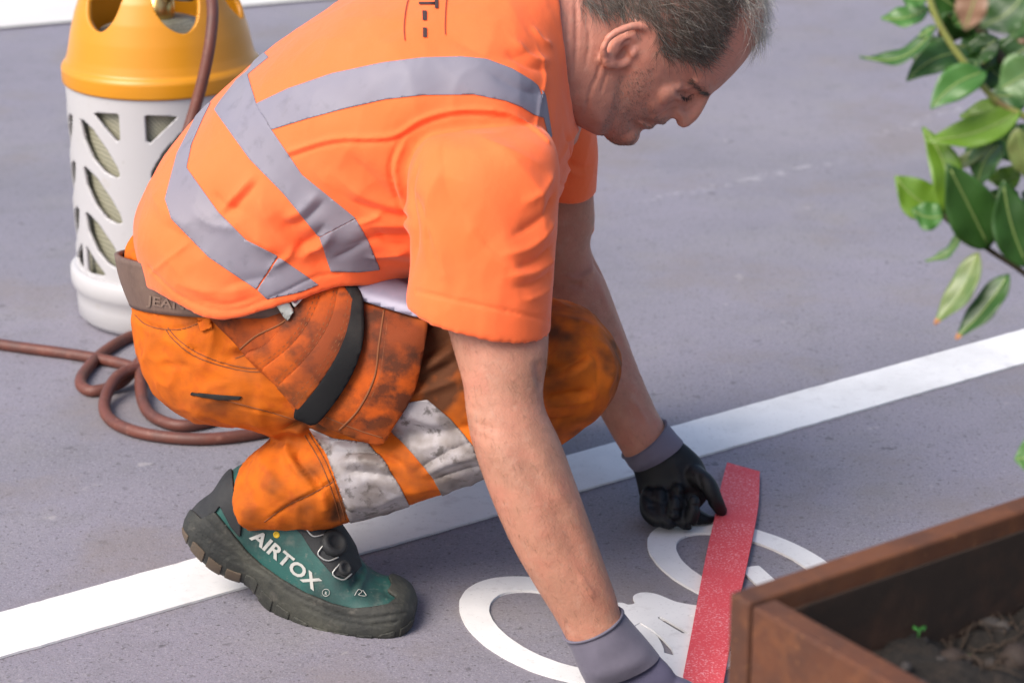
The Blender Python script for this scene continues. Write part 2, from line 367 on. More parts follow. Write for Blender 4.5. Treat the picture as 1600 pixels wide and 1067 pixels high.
def bar(a, b, wd):
    a, b = np.array(a), np.array(b); d = (b-a)/np.linalg.norm(b-a); n = np.array([-d[1], d[0]])*wd/2; a = a-d*wd*.3; b = b+d*wd*.3
    return np.array([uv(*(a+n)), uv(*(b+n)), uv(*(b-n)), uv(*(a-n))])[::-1]
bike = tag(empty('bicycle_symbol', (*uv(1.56, -1.95), 0)), 'flat white bicycle pictogram with two oval wheels laid on the asphalt under the hands', 'road marking')
adopt(ground_sheet('wheel', ell(1.4475, -1.9645, .093, .153), .003, M_WHITE, holes=[ell(1.4478, -1.962, .0615, .114)]), bike)
adopt(ground_sheet('wheel', ell(1.7285, -1.9645, .093, .155), .003, M_WHITE, holes=[ell(1.7285, -1.962, .0615, .116)]), bike)
blob = [gnd(*p)[:2] for p in [(940, 955), (968, 946), (982, 949), (992, 946), (989, 937), (997, 931), (1012, 930), (1030, 934), (1055, 944), (1080, 949), (1125, 957), (1150, 985), (1120, 1040), (1090, 1110), (1030, 1120), (985, 1090), (955, 1040)]]
h1 = [gnd(*p)[:2] for p in [(991, 982), (1000, 977), (1018, 988), (1036, 1003), (1048, 1016), (1054, 1029), (1040, 1025), (1015, 1016), (985, 1012)]]
h2 = [gnd(*p)[:2] for p in [(1027, 970), (1031, 967), (1076, 993), (1074, 999)]]
h3 = [gnd(*p)[:2] for p in [(1074, 966), (1085, 966), (1112, 985), (1108, 990)]]
adopt(ground_sheet('frame', smooth_poly(blob, 5), .003, M_WHITE, z0=.0012, holes=[h1, h2, h3], step=.0022, wob=.0004), bike)
for k_, (a, b) in enumerate([((1.56, -1.86), (1.50, -1.76)), ((1.57, -1.92), (1.675, -1.79)), ((1.7285, -1.955), (1.675, -1.76)), ((1.51, -1.79), (1.68, -1.80))]):
    adopt(ground_sheet('tube', bar(a, b, .026), .003, M_WHITE, z0=.0003+.0002*k_, step=.006), bike)
# ================================================================== red strip
M_RED = mat('red_thermoplastic', (.64, .07, .085), .75, var=[(380, 2, (.80, .40, .43), .54, .64, .6), (12, 4, (.62, .055, .07), .45, .65, .8), (55, 2, (.55, .02, .03), .70, .76, .7)], bump=[(520, .5, .0016), (120, .3, .0015)])
def red_strip():
    lft = [(1136, 727), (1126, 765), (1117, 810), (1104, 868), (1092, 930), (1079, 1000), (1066, 1067), (1050, 1150)]
    rgt = [(1187, 741), (1185, 790), (1178, 832), (1166, 890), (1155, 940), (1143, 1000), (1131, 1067), (1116, 1150)]
    lift = [.004, .006, .010, .007, .005, .0045, .0045, .0045]
    A = catmull(np.array([np.r_[gnd(*p, z=h+.0), h] for p, h in zip(lft, lift)])[:, :3], 70); B_ = catmull(np.array([gnd(*p, z=h*.9) for p, h in zip(rgt, lift)]), 70)
    nc = 7; V = np.array([a*(1-k/(nc-1))+b*(k/(nc-1)) for a, b in zip(A, B_) for k in range(nc)]); n = len(V)
    F = [(i*nc+j, (i+1)*nc+j, (i+1)*nc+j+1, i*nc+j+1) for i in range(69) for j in range(nc-1)]
    return thicken(V, np.array(F), -.0005, .0045, np.tile(np.array([0, 0, 1.]), (n, 1)))
V, F = red_strip(); tag(obj('red_strip', V, F, M_RED, smooth=False), 'narrow speckled red strip held against the white bicycle symbol', 'strip')
# ================================================================== gas cylinder
BX, BY, BR = at(272, 483, 3.55)[0], 3.55, .1465
M_CASE = mat('white_plastic', (.46, .45, .46), .42, var=[(6, 5, (.44, .43, .425), .45, .7, .6), (30, 5, (.42, .38, .33), .64, .76, .6), (110, 3, (.35, .33, .31), .66, .74, .5)], bump=[(14, .06, .004)])
M_YEL = mat('yellow_plastic', (.60, .245, .008), .36, var=[(5, 4, (.54, .21, .008), .45, .7, .6), (40, 4, (.6, .25, .01), .64, .8, .4)], bump=[(20, .05, .003)])
M_WOVEN = mat('woven_composite', (.30, .29, .21), .5, bump=[(200, .3, .001)])
t = M_WOVEN.node_tree; wv = t.nodes.new('ShaderNodeTexWave'); wv.inputs['Scale'].default_value = 90; wv.inputs['Distortion'].default_value = 3; wv.inputs['Detail'].default_value = 3; wv.bands_direction = 'DIAGONAL'
wv2 = t.nodes.new('ShaderNodeTexWave'); wv2.inputs['Scale'].default_value = 120; wv2.inputs['Distortion'].default_value = 4; wv2.bands_direction = 'Z'
mx = t.nodes.new('ShaderNodeMix'); mx.data_type = 'RGBA'; mx.inputs[6].default_value = (.20, .195, .14, 1); mx.inputs[7].default_value = (.42, .40, .30, 1)
ad = t.nodes.new('ShaderNodeMath'); ad.operation = 'MULTIPLY'; t.links.new(wv.outputs['Fac'], ad.inputs[0]); t.links.new(wv2.outputs['Fac'], ad.inputs[1]); t.links.new(ad.outputs[0], mx.inputs[0])
tcn = [n for n in t.nodes if n.type == 'TEX_COORD'][0]; t.links.new(tcn.outputs['Object'], wv.inputs['Vector']); t.links.new(tcn.outputs['Object'], wv2.inputs['Vector'])
t.links.new(mx.outputs[2], t.nodes['Principled BSDF'].inputs['Base Color'])
M_BRASS = mat('brass', (.55, .40, .16), .35, metal=1); M_STEEL = mat('worn_steel', (.45, .45, .46), .38, metal=1, bump=[(60, .1, .002)])
gas = tag(empty('gas_cylinder', (BX, BY, 0)), 'white gas cylinder with slotted casing and yellow top standing behind the worker', 'gas cylinder')
def lathe(prof, n=160, a0=0):
    """prof: (r,z) list; returns grid verts, quads and the (angle,z-index) fields; angle 0 faces the camera, + to the right"""
    th = np.linspace(-math.pi, math.pi, n, endpoint=False)+a0; V = np.array([(r*math.sin(a), -r*math.cos(a), z) for r, z in prof for a in th])
    F = [(i*n+j, i*n+(j+1) % n, (i+1)*n+(j+1) % n, (i+1)*n+j) for i in range(len(prof)-1) for j in range(n)]
    A = np.tile(th, len(prof)); return V, np.array(F), A
def b_az(px, py, r=BR):
    a = math.asin(max(-1, min(1, (px-266)/150))); return a, at(px, py, BY-r*math.cos(a))[2]
ZT = b_az(262, 152)[1]          # seam between casing and yellow top
ZF = b_az(262, 470)[1]
# casing with slots
seg = math.pi/2; ax0 = math.asin((239-266)/150); ax1 = ax0-seg/2
leafs = [[(150, 187), (158, 188), (175, 203), (196, 233), (212, 262), (216, 276), (208, 279), (190, 270), (170, 248), (156, 218)], [(150, 260), (158, 262), (176, 278), (197, 308), (212, 335), (215, 349), (206, 351), (188, 342), (170, 321), (155, 290)], [(148, 331), (156, 333), (174, 350), (195, 380), (209, 406), (212, 420), (203, 422), (186, 413), (168, 393), (153, 362)], [(174, 176), (217, 178), (219, 181), (219, 220), (213, 222)], [(146, 386), (150, 387), (180, 428), (178, 432), (149, 427), (146, 424)]]
slots = [np.array([b_az(*p) for p in l]) for l in leafs]
zs = np.r_[np.linspace(ZF+.02, ZT+.002, 84)]; prof = [(BR, z) for z in zs]
V, F, A = lathe(prof, 300); fld = np.full(len(V), 1.)
for k in range(-3, 4):
    for mir in (1, -1):
        for s in slots:
            d = s[:, 0]-ax1; an = ax1+seg*k+mir*d; pl = np.c_[an*BR, s[:, 1]]
            if an.max() < -math.pi+.05 or an.min() > math.pi-.05: continue
            fld = np.minimum(fld, -poly_sd(np.c_[A*BR, V[:, 2]], pl))
v, tr = clip(V, F, fld); v, tr = thicken(v, tr, -.006, 0); obj('casing', v, tr, M_CASE, gas)
V, F, A = lathe([(.001, ZF-.02), (.10, ZF-.02), (BR-.016, ZF+.01), (BR-.014, ZF+.05), (BR-.014, ZT-.03), (BR-.03, ZT+.03), (.09, ZT+.07), (.05, ZT+.085), (.001, ZT+.09)], 96); obj('inner_tank', V, F, M_WOVEN, gas)
prof = [(BR-.01, ZF+.018), (BR+.004, ZF+.024), (BR+.0105, ZF+.016), (BR+.0105, ZF-.002), (BR+.008, ZF-.010), (BR+.004, ZF-.016), (BR+.003, ZF-.03), (BR+.002, .012), (BR-.007, .003), (BR-.014, 0), (BR-.03, .001), (BR-.03, ZF+.01)]
V, F, A = lathe(prof, 128); obj('base_ring', V, F, M_CASE, gas)
# yellow shroud with hand holes
H = ZT; pr = np.array([(BR+.001, H-.006), (BR+.0045, H-.004), (BR+.005, H+.006), (BR+.005, H+.018), (BR+.002, H+.023), (BR-.002, H+.026), (BR-.006, H+.04), (BR-.012, H+.07), (BR-.02, H+.10), (BR-.031, H+.13), (BR-.045, H+.155), (BR-.06, H+.17), (BR-.075, H+.178), (BR-.088, H+.178)])
L_ = np.r_[0, np.cumsum(np.linalg.norm(np.diff(pr, axis=0), axis=1))]; tt = np.linspace(0, L_[-1], 90); prof = np.c_[np.interp(tt, L_, pr[:, 0]), np.interp(tt, L_, pr[:, 1])]
V, F, A = lathe(prof, 240); fld = np.full(len(V), 1.)
hole = np.array([(-.30, .158), (-.37, .135), (-.34, .105), (-.22, .078), (-.06, .062), (.08, .062), (.2, .078), (.28, .105), (.32, .135), (.27, .158), (0, .165)])
for k in range(6):
    a_ = R(24+60*k); pl = smooth_poly(np.c_[hole[:, 0]*.13*1.0, hole[:, 1]*.9+.034+H], 4)
    dA = (A-a_+math.pi) % (2*math.pi)-math.pi
    fld = np.minimum(fld, -poly_sd(np.c_[dA*.13, V[:, 2]], pl))
v, tr = clip(V, F, fld); v, tr = thicken(v, tr, -.009, 0); obj('shroud', v, tr, M_YEL, gas)
V, F, A = lathe([(.001, H+.085), (.022, H+.085), (.024, H+.09), (.024, H+.115), (.016, H+.12), (.016, H+.14), (.028, H+.142), (.028, H+.158), (.001, H+.16)], 32); obj('valve', V, F, M_BRASS, gas)
V, F = tube([(.016, -.005, H+.125), (.04, -.025, H+.126), (.055, -.045, H+.13)], .009); obj('regulator', V, F, M_STEEL, gas)
# ================================================================== hose
M_HOSE = mat('rubber_hose', (.135, .040, .026), .55, var=[(25, 5, (.085, .032, .025), .42, .65, .85), (120, 4, (.24, .11, .08), .58, .72, .5)], bump=[(90, .25, .002)])
HR = .0086
hp = [(-60, 526, 0), (0, 538, 0), (140, 558, 0), (222, 578, 0), (285, 612, 0), (340, 605, 0), (330, 545, 0), (280, 512, 0), (217, 521, .0), (165, 548, 0), (131, 583, 0), (127, 602, 0), (145, 611, 0), (190, 601, .004), (228, 578, .021), (285, 540, .01), (330, 525, 0), (300, 528, .0), (248, 552, .021), (224, 590, .024), (222, 625, .004), (240, 651, 0), (285, 665, 0), (345, 652, 0), (400, 615, 0), (400, 575, 0), (320, 575, .004), (240, 592, .02), (188, 608, .022), (164, 630, .004), (172, 655, 0), (215, 675, 0), (285, 685, 0), (350, 684, 0), (430, 670, 0), (500, 640, 0), (560, 600, 0), (540, 560, 0), (480, 545, 0)]
P = [gnd(x, y, HR)+np.array([0, 0, h]) for x, y, h in hp]
P += [np.array([-.24, 3.36, .03]), np.array([-.30, 3.33, .14]), at(270, 260, 3.335), at(290, 215, 3.335), at(304, 172, 3.345), at(318, 120, 3.355), at(329, 62, 3.37), at(332, 10, 3.40), at(322, -32, 3.45), np.array([BX+.055, BY-.045, H+.13])]
V, F = tube(catmull(np.array(P), 520), HR, 12); tag(obj('gas_hose', V, F, M_HOSE), 'brown rubber hose looping over the asphalt up to the gas cylinder', 'hose')
# ================================================================== planter
M_RUST = mat('rusted_steel', (.105, .034, .014), .8, var=[(14, 7, (.055, .022, .013), .42, .64, .75), (45, 6, (.19, .068, .024), .54, .70, .6), (5, 5, (.16, .055, .02), .48, .60, .7), (120, 4, (.30, .13, .05), .64, .72, .6), (200, 3, (.10, .05, .035), .55, .75, .5)], bump=[(160, .2, .001), (30, .1, .003)])
PH = .45; c0 = gnd(1140, 925, PH); c0[2] = 0
plt = tag(empty('planter', tuple(c0)), 'rust brown steel planter box in the near right corner holding soil and shrub', 'planter')
def obox(name, o, a, b, h0, h1, m, par, bev=.0025):
    """bevelled box on the plan rectangle o, o+a, o+b"""
    V = np.array([np.r_[p[:2], z] for z in (h0, h1) for p in (o, o+a, o+a+b, o+b)]); me = bpy.data.meshes.new(name); bm = bmesh.new(); vs = [bm.verts.new(v) for v in V]
    for f in [(3, 2, 1, 0), (4, 5, 6, 7), (0, 1, 5, 4), (1, 2, 6, 5), (2, 3, 7, 6), (3, 0, 4, 7)]: bm.faces.new([vs[i] for i in f])
    bmesh.ops.recalc_face_normals(bm, faces=bm.faces); bmesh.ops.bevel(bm, geom=list(bm.edges), offset=bev, segments=2, affect='EDGES', profile=.5); bm.to_mesh(me); bm.free()
    o_ = bpy.data.objects.new(name, me); C.objects.link(o_); me.materials.append(m); adopt(o_, par); return o_
TW = .023; LA, LB = 1.05, .80
obox('panel', c0, E1*LA, E2*TW, 0, PH, M_RUST, plt)
obox('panel', c0+E2*(TW+.003), E1*TW, E2*(LB-TW-.003), 0, PH-.001, M_RUST, plt)
obox('panel', c0+E2*(LB+.003), E1*LA, E2*TW, 0, PH, M_RUST, plt)
obox('panel', c0+E2*(TW+.003)+E1*(LA-TW), E1*TW, E2*(LB-TW-.003), 0, PH-.001, M_RUST, plt)
M_SHADE = mat('painted_inner_shade', (.026, .014, .009), .85, var=[(20, 5, (.055, .024, .013), .46, .68)], bump=[(60, .3, .003)])  # added dark sheets: deep shade inside the planter is put into their colour
obox('shade_sheet', c0+E2*(TW+.0005)+E1*(TW+.004), E1*(LA-2*TW-.008), E2*.003, .3, PH-.016, M_SHADE, plt, .0008)
obox('shade_sheet', c0+E2*(TW+.006)+E1*(TW+.0005), E1*.003, E2*(LB-TW-.012), .3, PH-.016, M_SHADE, plt, .0008)
# soil, pebbles, twigs, seedlings
M_SOIL = mat('soil', (.013, .010, .008), .95, var=[(40, 6, (.030, .021, .016), .5, .7), (150, 4, (.006, .005, .005), .5, .7)], bump=[(120, .8, .006), (400, .5, .002)])
n1, n2 = 110, 84; SZ = .372
def sp(u, v): return c0+E1*(TW+.001+u*(LA-2*TW-.002))+E2*(TW+.004+v*(LB-TW-.006))
def sh(p): return SZ+.022*mnoise.fractal(Vector(p)*9, .9, 2, 4)+.009*mnoise.fractal(Vector(p)*45, .9, 2, 3)
V = []
for j in range(n2):
    for i in range(n1):
        p = sp(i/(n1-1), j/(n2-1)); V.append((p[0], p[1], sh(p)))
F = [(j*n1+i, (j+1)*n1+i, (j+1)*n1+i+1, j*n1+i+1) for j in range(n2-1) for i in range(n1-1)]
tag(obj('soil', V, F, M_SOIL), 'dark crumbly soil filling the rusted planter', 'soil', kind='stuff')
M_PEB = [mat('pebble_a', (.05, .043, .04), .8, bump=[(80, .4, .003)]), mat('pebble_b', (.028, .018, .014), .8, bump=[(80, .4, .003)]), mat('pebble_c', (.04, .035, .034), .85, bump=[(80, .4, .003)])]
def soil_at(px, py): 
    p = gnd(px, py, SZ); return np.array([p[0], p[1], sh(np.array([p[0], p[1], 0]))])
rnd = random.Random(3)
def pebble(r):
    bm = bmesh.new(); bmesh.ops.create_icosphere(bm, subdivisions=2, radius=1); s = [rnd.uniform(.7, 1.15) for _ in range(3)]; o = rnd.random()*50
    V = np.array([np.array(v.co)*(1+.22*mnoise.noise(v.co*1.3+Vector((o, 0, 0)))) for v in bm.verts])*np.array(s)*np.array([1, 1, .7])*r; F = [tuple(v.index for v in f.verts) for f in bm.faces]; bm.free(); return V, F
pebs = [(1502, 1008, .012, 'grey brown pebble on the soil beside the seedlings', 0), (1548, 958, .011, 'dark pebble half sunk in the soil near the far planter wall', 2), (1588, 1046, .016, 'large brown clod at the front of the planter soil', 1), (1487, 1038, .010, 'reddish brown pebble on the soil by the near planter wall', 1), (1553, 1005, .008, 'small dark pebble in the middle of the planter soil', 2), (1568, 962, .009, 'grey stone right of the dark pebble in the planter', 0)]
for x, y, r, lab, k in pebs:
    V, F = pebble(r); o = obj('pebble', V, F, M_PEB[k]); p = soil_at(x, y); o.location = (p[0], p[1], p[2]+r*.25); tag(o, lab, 'pebble', 'pebbles on the planter soil')
parts = []
for i in range(420):
    V, F = pebble(rnd.uniform(.0025, .006)); p = sp(rnd.random(), rnd.random()); parts.append((V+np.array([p[0], p[1], sh(p)+.001]), F))
V, F = join(parts); tag(obj('soil_crumbs', V, F, M_PEB[2]), 'small crumbs and grit scattered over the planter soil', 'grit', kind='stuff')
M_TWIG = mat('dry_twig', (.05, .033, .023), .85, bump=[(120, .3, .002)]); parts = []
for i in range(110):
    p = sp(rnd.uniform(.05, .95), rnd.uniform(.05, .95)) if i > 45 else gnd(rnd.uniform(1480, 1640), rnd.uniform(930, 1080), SZ); a = rnd.uniform(0, 6.3); l = rnd.uniform(.02, .06); q = []
    for s in np.linspace(-.5, .5, 6): x_ = np.array([p[0]+math.cos(a)*l*s+.006*mnoise.noise(Vector((i, s*3, 0))), p[1]+math.sin(a)*l*s+.006*mnoise.noise(Vector((i, s*3, 9))), 0]); q.append((x_[0], x_[1], sh(x_)+.003+.006*(mnoise.noise(Vector((i, s*2, 4)))+.3)))
    parts.append(tube(q, rnd.uniform(.0004, .0008), 5))
V, F = join(parts); tag(obj('dry_roots', V, F, M_TWIG), 'thin dry roots and twigs lying on the planter soil', 'twigs', kind='stuff')
M_SEED = mat('seedling_green', (.05, .26, .045), .5)
for x, y, lab in [(1434, 1003, 'tiny green seedling in the dark soil nearest the rusted wall'), (1508, 994, 'tiny green seedling beside the grey brown pebble'), (1491, 1026, 'smallest green sprout in front of the grey brown pebble'), (1594, 928, 'pale green sprout at the right edge of the soil')]:
    p = soil_at(x, y); parts = [tube([p-np.array([0, 0, .002]), p+np.array([.0005, 0, .003]), p+np.array([.001, .001, .006])], .0005, 6)]
    for s in (-1, 1, .3):
        b = p+np.array([.001, .001, .0055]); d = np.array([s*.8, .35*s*s-.2, .35]); d /= np.linalg.norm(d); sd_ = np.cross(d, [0, 0, 1.]); L = .006
        lf = [b, b+d*L*.4+sd_*.0028, b+d*L*.8+sd_*.002, b+d*L, b+d*L*.8-sd_*.002, b+d*L*.4-sd_*.0028]; lf2 = [q-np.array([0, 0, .0006]) for q in lf]
        parts.append((np.array(lf+lf2), [(0, 1, 2, 3, 4, 5), (11, 10, 9, 8, 7, 6)]+[(i, (i+1) % 6+0, (i+1) % 6+6, i+6)[::-1] for i in range(6)]))
    V, F = join(parts); tag(obj('seedling', V, F, M_SEED), lab, 'seedling', 'seedlings in the planter')
# ================================================================== shrub
def leafmat(n, a, b, tip=None):
    return mat(n, a, .38, var=[(18, 4, b, .42, .66, .9), (70, 4, (.22, .13, .04), .70, .78, .6)], bump=[(60, .15, .003)], spec=.5)
ML = dict(dark=leafmat('leaf_dark', (.020, .062, .010), (.034, .10, .016)), mid=leafmat('leaf_mid', (.040, .125, .020), (.065, .17, .034)), lime=leafmat('leaf_lime', (.095, .19, .015), (.14, .25, .024)), pale=leafmat('leaf_pale', (.09, .19, .055), (.07, .15, .04)), dead=leafmat('leaf_brown', (.20, .11, .065), (.26, .17, .12)), olive=leafmat('leaf_olive', (.17, .20, .06), (.07, .13, .03)))
M_TIP = mat('leaf_tip_brown', (.36, .16, .06), .6); M_RIB = mat('leaf_midrib', (.22, .30, .09), .5)
M_STEMG = mat('stem_green', (.25, .27, .07), .55, var=[(30, 4, (.2, .15, .06), .5, .7)]); M_STEMD = mat('stem_brown', (.07, .055, .03), .7)
root = soil_at(1700, 760); shrub = tag(empty('shrub', tuple(root)), 'green leafy shrub growing in the rusted planter at the right edge', 'shrub')
def stem(pts, r, m):
    V, F = tube(catmull(np.array(pts), 40), r, 8); adopt(obj('stem', V, F, m), shrub)
Y0 = 1.78
stem([at(1440, -40, Y0), at(1468, 38, Y0), at(1512, 105, Y0), at(1560, 160, Y0), at(1625, 200, Y0), at(1690, 330, Y0)], .0027, M_STEMG)
stem([at(1473, 337, Y0-.02), at(1502, 360, Y0-.02), at(1548, 392, Y0-.01), at(1615, 440, Y0), at(1690, 540, Y0)], .0022, M_STEMD)
stem([at(1690, 330, Y0), at(1695, 540, Y0), at(1700, 680, Y0), root-np.array([0, 0, .02])], .006, M_STEMD)
stem([at(1690, 540, Y0), at(1640, 690, Y0), at(1615, 735, Y0)], .002, M_STEMD)
stem([at(1520, 30, Y0+.06), at(1560, 85, Y0+.06), at(1640, 180, Y0+.05), at(1690, 330, Y0)], .004, M_STEMD)
def leaf(b, tpx, wd, Y, m, dY=0.0, arch=.0, roll=.0, fold=.25, tip=False):
    """leaf from photo base to tip; wd width in photo px; dY tip nearer(-)/farther(+); arch lifts the middle; roll turns the blade away from the lens"""
    A, B_ = at(*b, Y), at(*tpx, Y+dY); ax = B_-A; L = np.linalg.norm(ax); ax /= L; vw = (A+B_)/2-CP; vw /= np.linalg.norm(vw)
    sd_ = np.cross(ax, vw); sd_ /= np.linalg.norm(sd_); nv = np.cross(sd_, ax); 
    if nv@vw > 0: nv = -nv
    s2 = sd_*math.cos(roll)+nv*math.sin(roll); n2_ = nv*math.cos(roll)-sd_*math.sin(roll); hw = wd/2*np.linalg.norm(A-CP)/FPX
    na, nb = 15, 9; V = []
    for i in range(na):
        s = i/(na-1); w_ = hw*(math.sin(math.pi*min(1, s*1.02)**.85)**.8 if 0 < s < 1 else 0)+.0006; c = A+ax*L*s+sd_*arch*L*math.sin(math.pi*s)*1+n2_*(-.10*L*s*s)
        for j in range(nb):
            k = (j/(nb-1)-.5)*2; V.append(c+s2*w_*k+n2_*(abs(k)*w_*fold+.0012*math.sin(s*15+k*2)*abs(k)))
    F = np.array([(i*nb+j, i*nb+j+1, (i+1)*nb+j+1, (i+1)*nb+j) for i in range(na-1) for j in range(nb-1)]); V = np.array(V)
    W, Fo = thicken(V, F, -.0003, .0003); o = adopt(obj('leaf', W, Fo, m), shrub)
    if tip: o.data.materials.append(M_TIP); n = len(V); [setattr(p, 'material_index', 1) for p in o.data.polygons if max(v % n for v in p.vertices) >= (na-1)*nb]
    mr = [V[i*nb+nb//2]+n2_*.0006 for i in range(1, na-1)]; v, f = tube(mr, .0006, 5); r_ = obj('midrib', v, f, M_RIB, o)
LV = [((1462, 44), (1341, 80), 34, 0, 'dark', 0, .22, .9), ((1452, 14), (1377, 24), 40, .03, 'mid', 0, .12, .7), ((1463, 42), (1434, 58), 12, 0, 'mid', 0, 0, .3), ((1478, 20), (1520, 62), 66, .05, 'dark', .02, 0, .3), ((1455, -15), (1510, 25), 60, .06, 'dark', 0, 0, .2),
 ((1512, 82), (1419, 121), 48, .02, 'dark', -.02, -.1, .35), ((1505, 72), (1440, 105), 30, .05, 'olive', 0, .1, .5), ((1540, 112), (1456, 165), 52, -.01, 'mid', -.02, -.08, .25), ((1622, 105), (1562, 140), 72, -.07, 'pale', 0, 0, .1), ((1596, 172), (1452, 214), 50, 0, 'lime', -.02, .08, .35), ((1590, 160), (1500, 178), 40, .03, 'lime', 0, .05, .5),
 ((1476, 336), (1446, 198), 50, -.02, 'lime', .02, -.12, .3), ((1474, 330), (1402, 276), 60, 0, 'lime', 0, .1, .2), ((1474, 338), (1426, 326), 46, -.03, 'mid', 0, .15, .4),
 ((1546, 388), (1486, 262), 78, -.02, 'dark', -.02, 0, .15), ((1606, 418), (1572, 285), 66, -.03, 'dark', 0, .05, .3), ((1552, 212), (1468, 262), 22, .01, 'olive', 0, .12, .5), ((1566, 222), (1524, 292), 52, .0, 'dark', 0, -.1, .5), ((1595, 275), (1545, 278), 40, .04, 'lime', 0, .1, .4), ((1585, 330), (1548, 300), 50, .05, 'dark', 0, 0, .3),
 ((1502, 358), (1443, 405), 16, -.02, 'pale', 0, .2, .6), ((1529, 394), (1456, 502), 42, -.03, 'olive', -.02, .08, .45), ((1577, 428), (1490, 524), 42, -.03, 'dark', -.02, .05, .5), ((1640, 712), (1586, 716), 66, -.04, 'mid', 0, 0, .2),
 ((1530, -20), (1506, 48), 50, -.16, 'dead', 0, 0, .3), ((1600, -5), (1530, 40), 70, -.14, 'dark', 0, .1, .4), ((1620, 40), (1560, 20), 60, -.1, 'pale', 0, 0, .2), ((1615, 60), (1585, 45), 30, -.05, 'dead', 0, 0, .2), ((1600, 100), (1545, 70), 56, .07, 'dark', 0, 0, .3), ((1590, 200), (1610, 290), 44, -.06, 'olive', 0, 0, .4), ((1545, 60), (1500, 75), 50, .07, 'mid', 0, 0, .2), ((1570, 130), (1530, 90), 60, .06, 'dark', 0, 0, .2), ((1640, 250), (1580, 235), 50, .05, 'mid', 0, .1, .2), ((1650, 330), (1600, 300), 60, .04, 'dark', 0, .1, .2)]
LV += [((1448, 0), (1405, -12), 34, .02, 'mid', 0, .1, .5), ((1470, 60), (1425, 90), 30, .03, 'dark', 0, .1, .4), ((1485, 75), (1440, 70), 34, .05, 'mid', 0, .1, .4), ((1530, 95), (1475, 140), 40, .04, 'dark', 0, .05, .3), ((1560, 60), (1505, 100), 46, .05, 'dark', 0, 0, .4), ((1575, 20), (1520, 10), 50, .03, 'mid', 0, .1, .3), ((1610, 150), (1545, 150), 52, .03, 'dark', 0, 0, .3), ((1615, 235), (1540, 190), 58, .03, 'mid', 0, .1, .3), ((1625, 60), (1550, 110), 50, .06, 'dark', 0, 0, .2), ((1640, 380), (1590, 350), 54, .02, 'dark', 0, .1, .3), ((1560, 250), (1510, 232), 34, .03, 'mid', 0, .1, .5), ((1620, 200), (1575, 240), 46, .0, 'mid', 0, 0, .4), ((1490, 40), (1540, 5), 44, .03, 'mid', 0, 0, .4), ((1510, 110), (1560, 75), 44, .05, 'dark', 0, 0, .3), ((1600, 330), (1560, 345), 40, .04, 'mid', 0, .1, .4)]
for b, tp, wd, dy, m, dY, arch, roll in LV: leaf(b, tp, wd, Y0+dy, ML[m], dY, arch, roll, tip=(wd in (22, 42)))

# the rest of the crown, above the planter and out of the picture
lp = []; rr = random.Random(11)
for i in range(420):
    px_, py_ = rr.uniform(1820, 2250), rr.uniform(-250, 620); yy = rr.uniform(1.35, 2.05); a = np.array([rr.gauss(0, 1), rr.gauss(0, 1), rr.gauss(-.3, .6)]); a /= np.linalg.norm(a); s_ = np.cross(a, [rr.gauss(0, 1), rr.gauss(0, 1), 1.5]); s_ /= np.linalg.norm(s_); b = at(px_, py_, yy); L = rr.uniform(.05, .085); n_ = np.cross(a, s_)
    top = [b+a*L*k+s_*L*.2*math.sin(math.pi*k)*e+n_*.15*L*k*k for e in (-1, 1) for k in (0.02, .25, .5, .75, .98)]
    lp.append((np.array(top+[b+a*L*k+n_*(.15*L*k*k+.06*L) for k in (0.02, .25, .5, .75, .98)]), [(i_, i_+1, 11+i_, 10+i_) for i_ in range(4)]+[(10+i_, 11+i_, 6+i_, 5+i_) for i_ in range(4)]))
V, F = join(lp); o = adopt(obj('foliage', V, F, ML['dark']), shrub); o['kind'] = 'stuff'
for k in range(5):
    a_ = at(1760+70*k, 500-120*(k % 3), 1.5+.1*k); stem([root, root*.5+a_*.5+np.array([.03, 0, .05]), a_], .005, M_STEMD)
# ================================================================== the worker
YC = 2.62
person = tag(empty('person', tuple(gnd(520, 900))), 'crouching worker in orange shirt and dirty orange trousers reaching to the ground', 'person')
def part(name, V, F, m, par=None, attrs=None, smooth=True, label=None):
    o = obj(name, V, F, m, attrs=attrs, smooth=smooth); adopt(o, person) if par is None else setattr(o, 'parent', par)
    if label: o['label'] = label
    return o
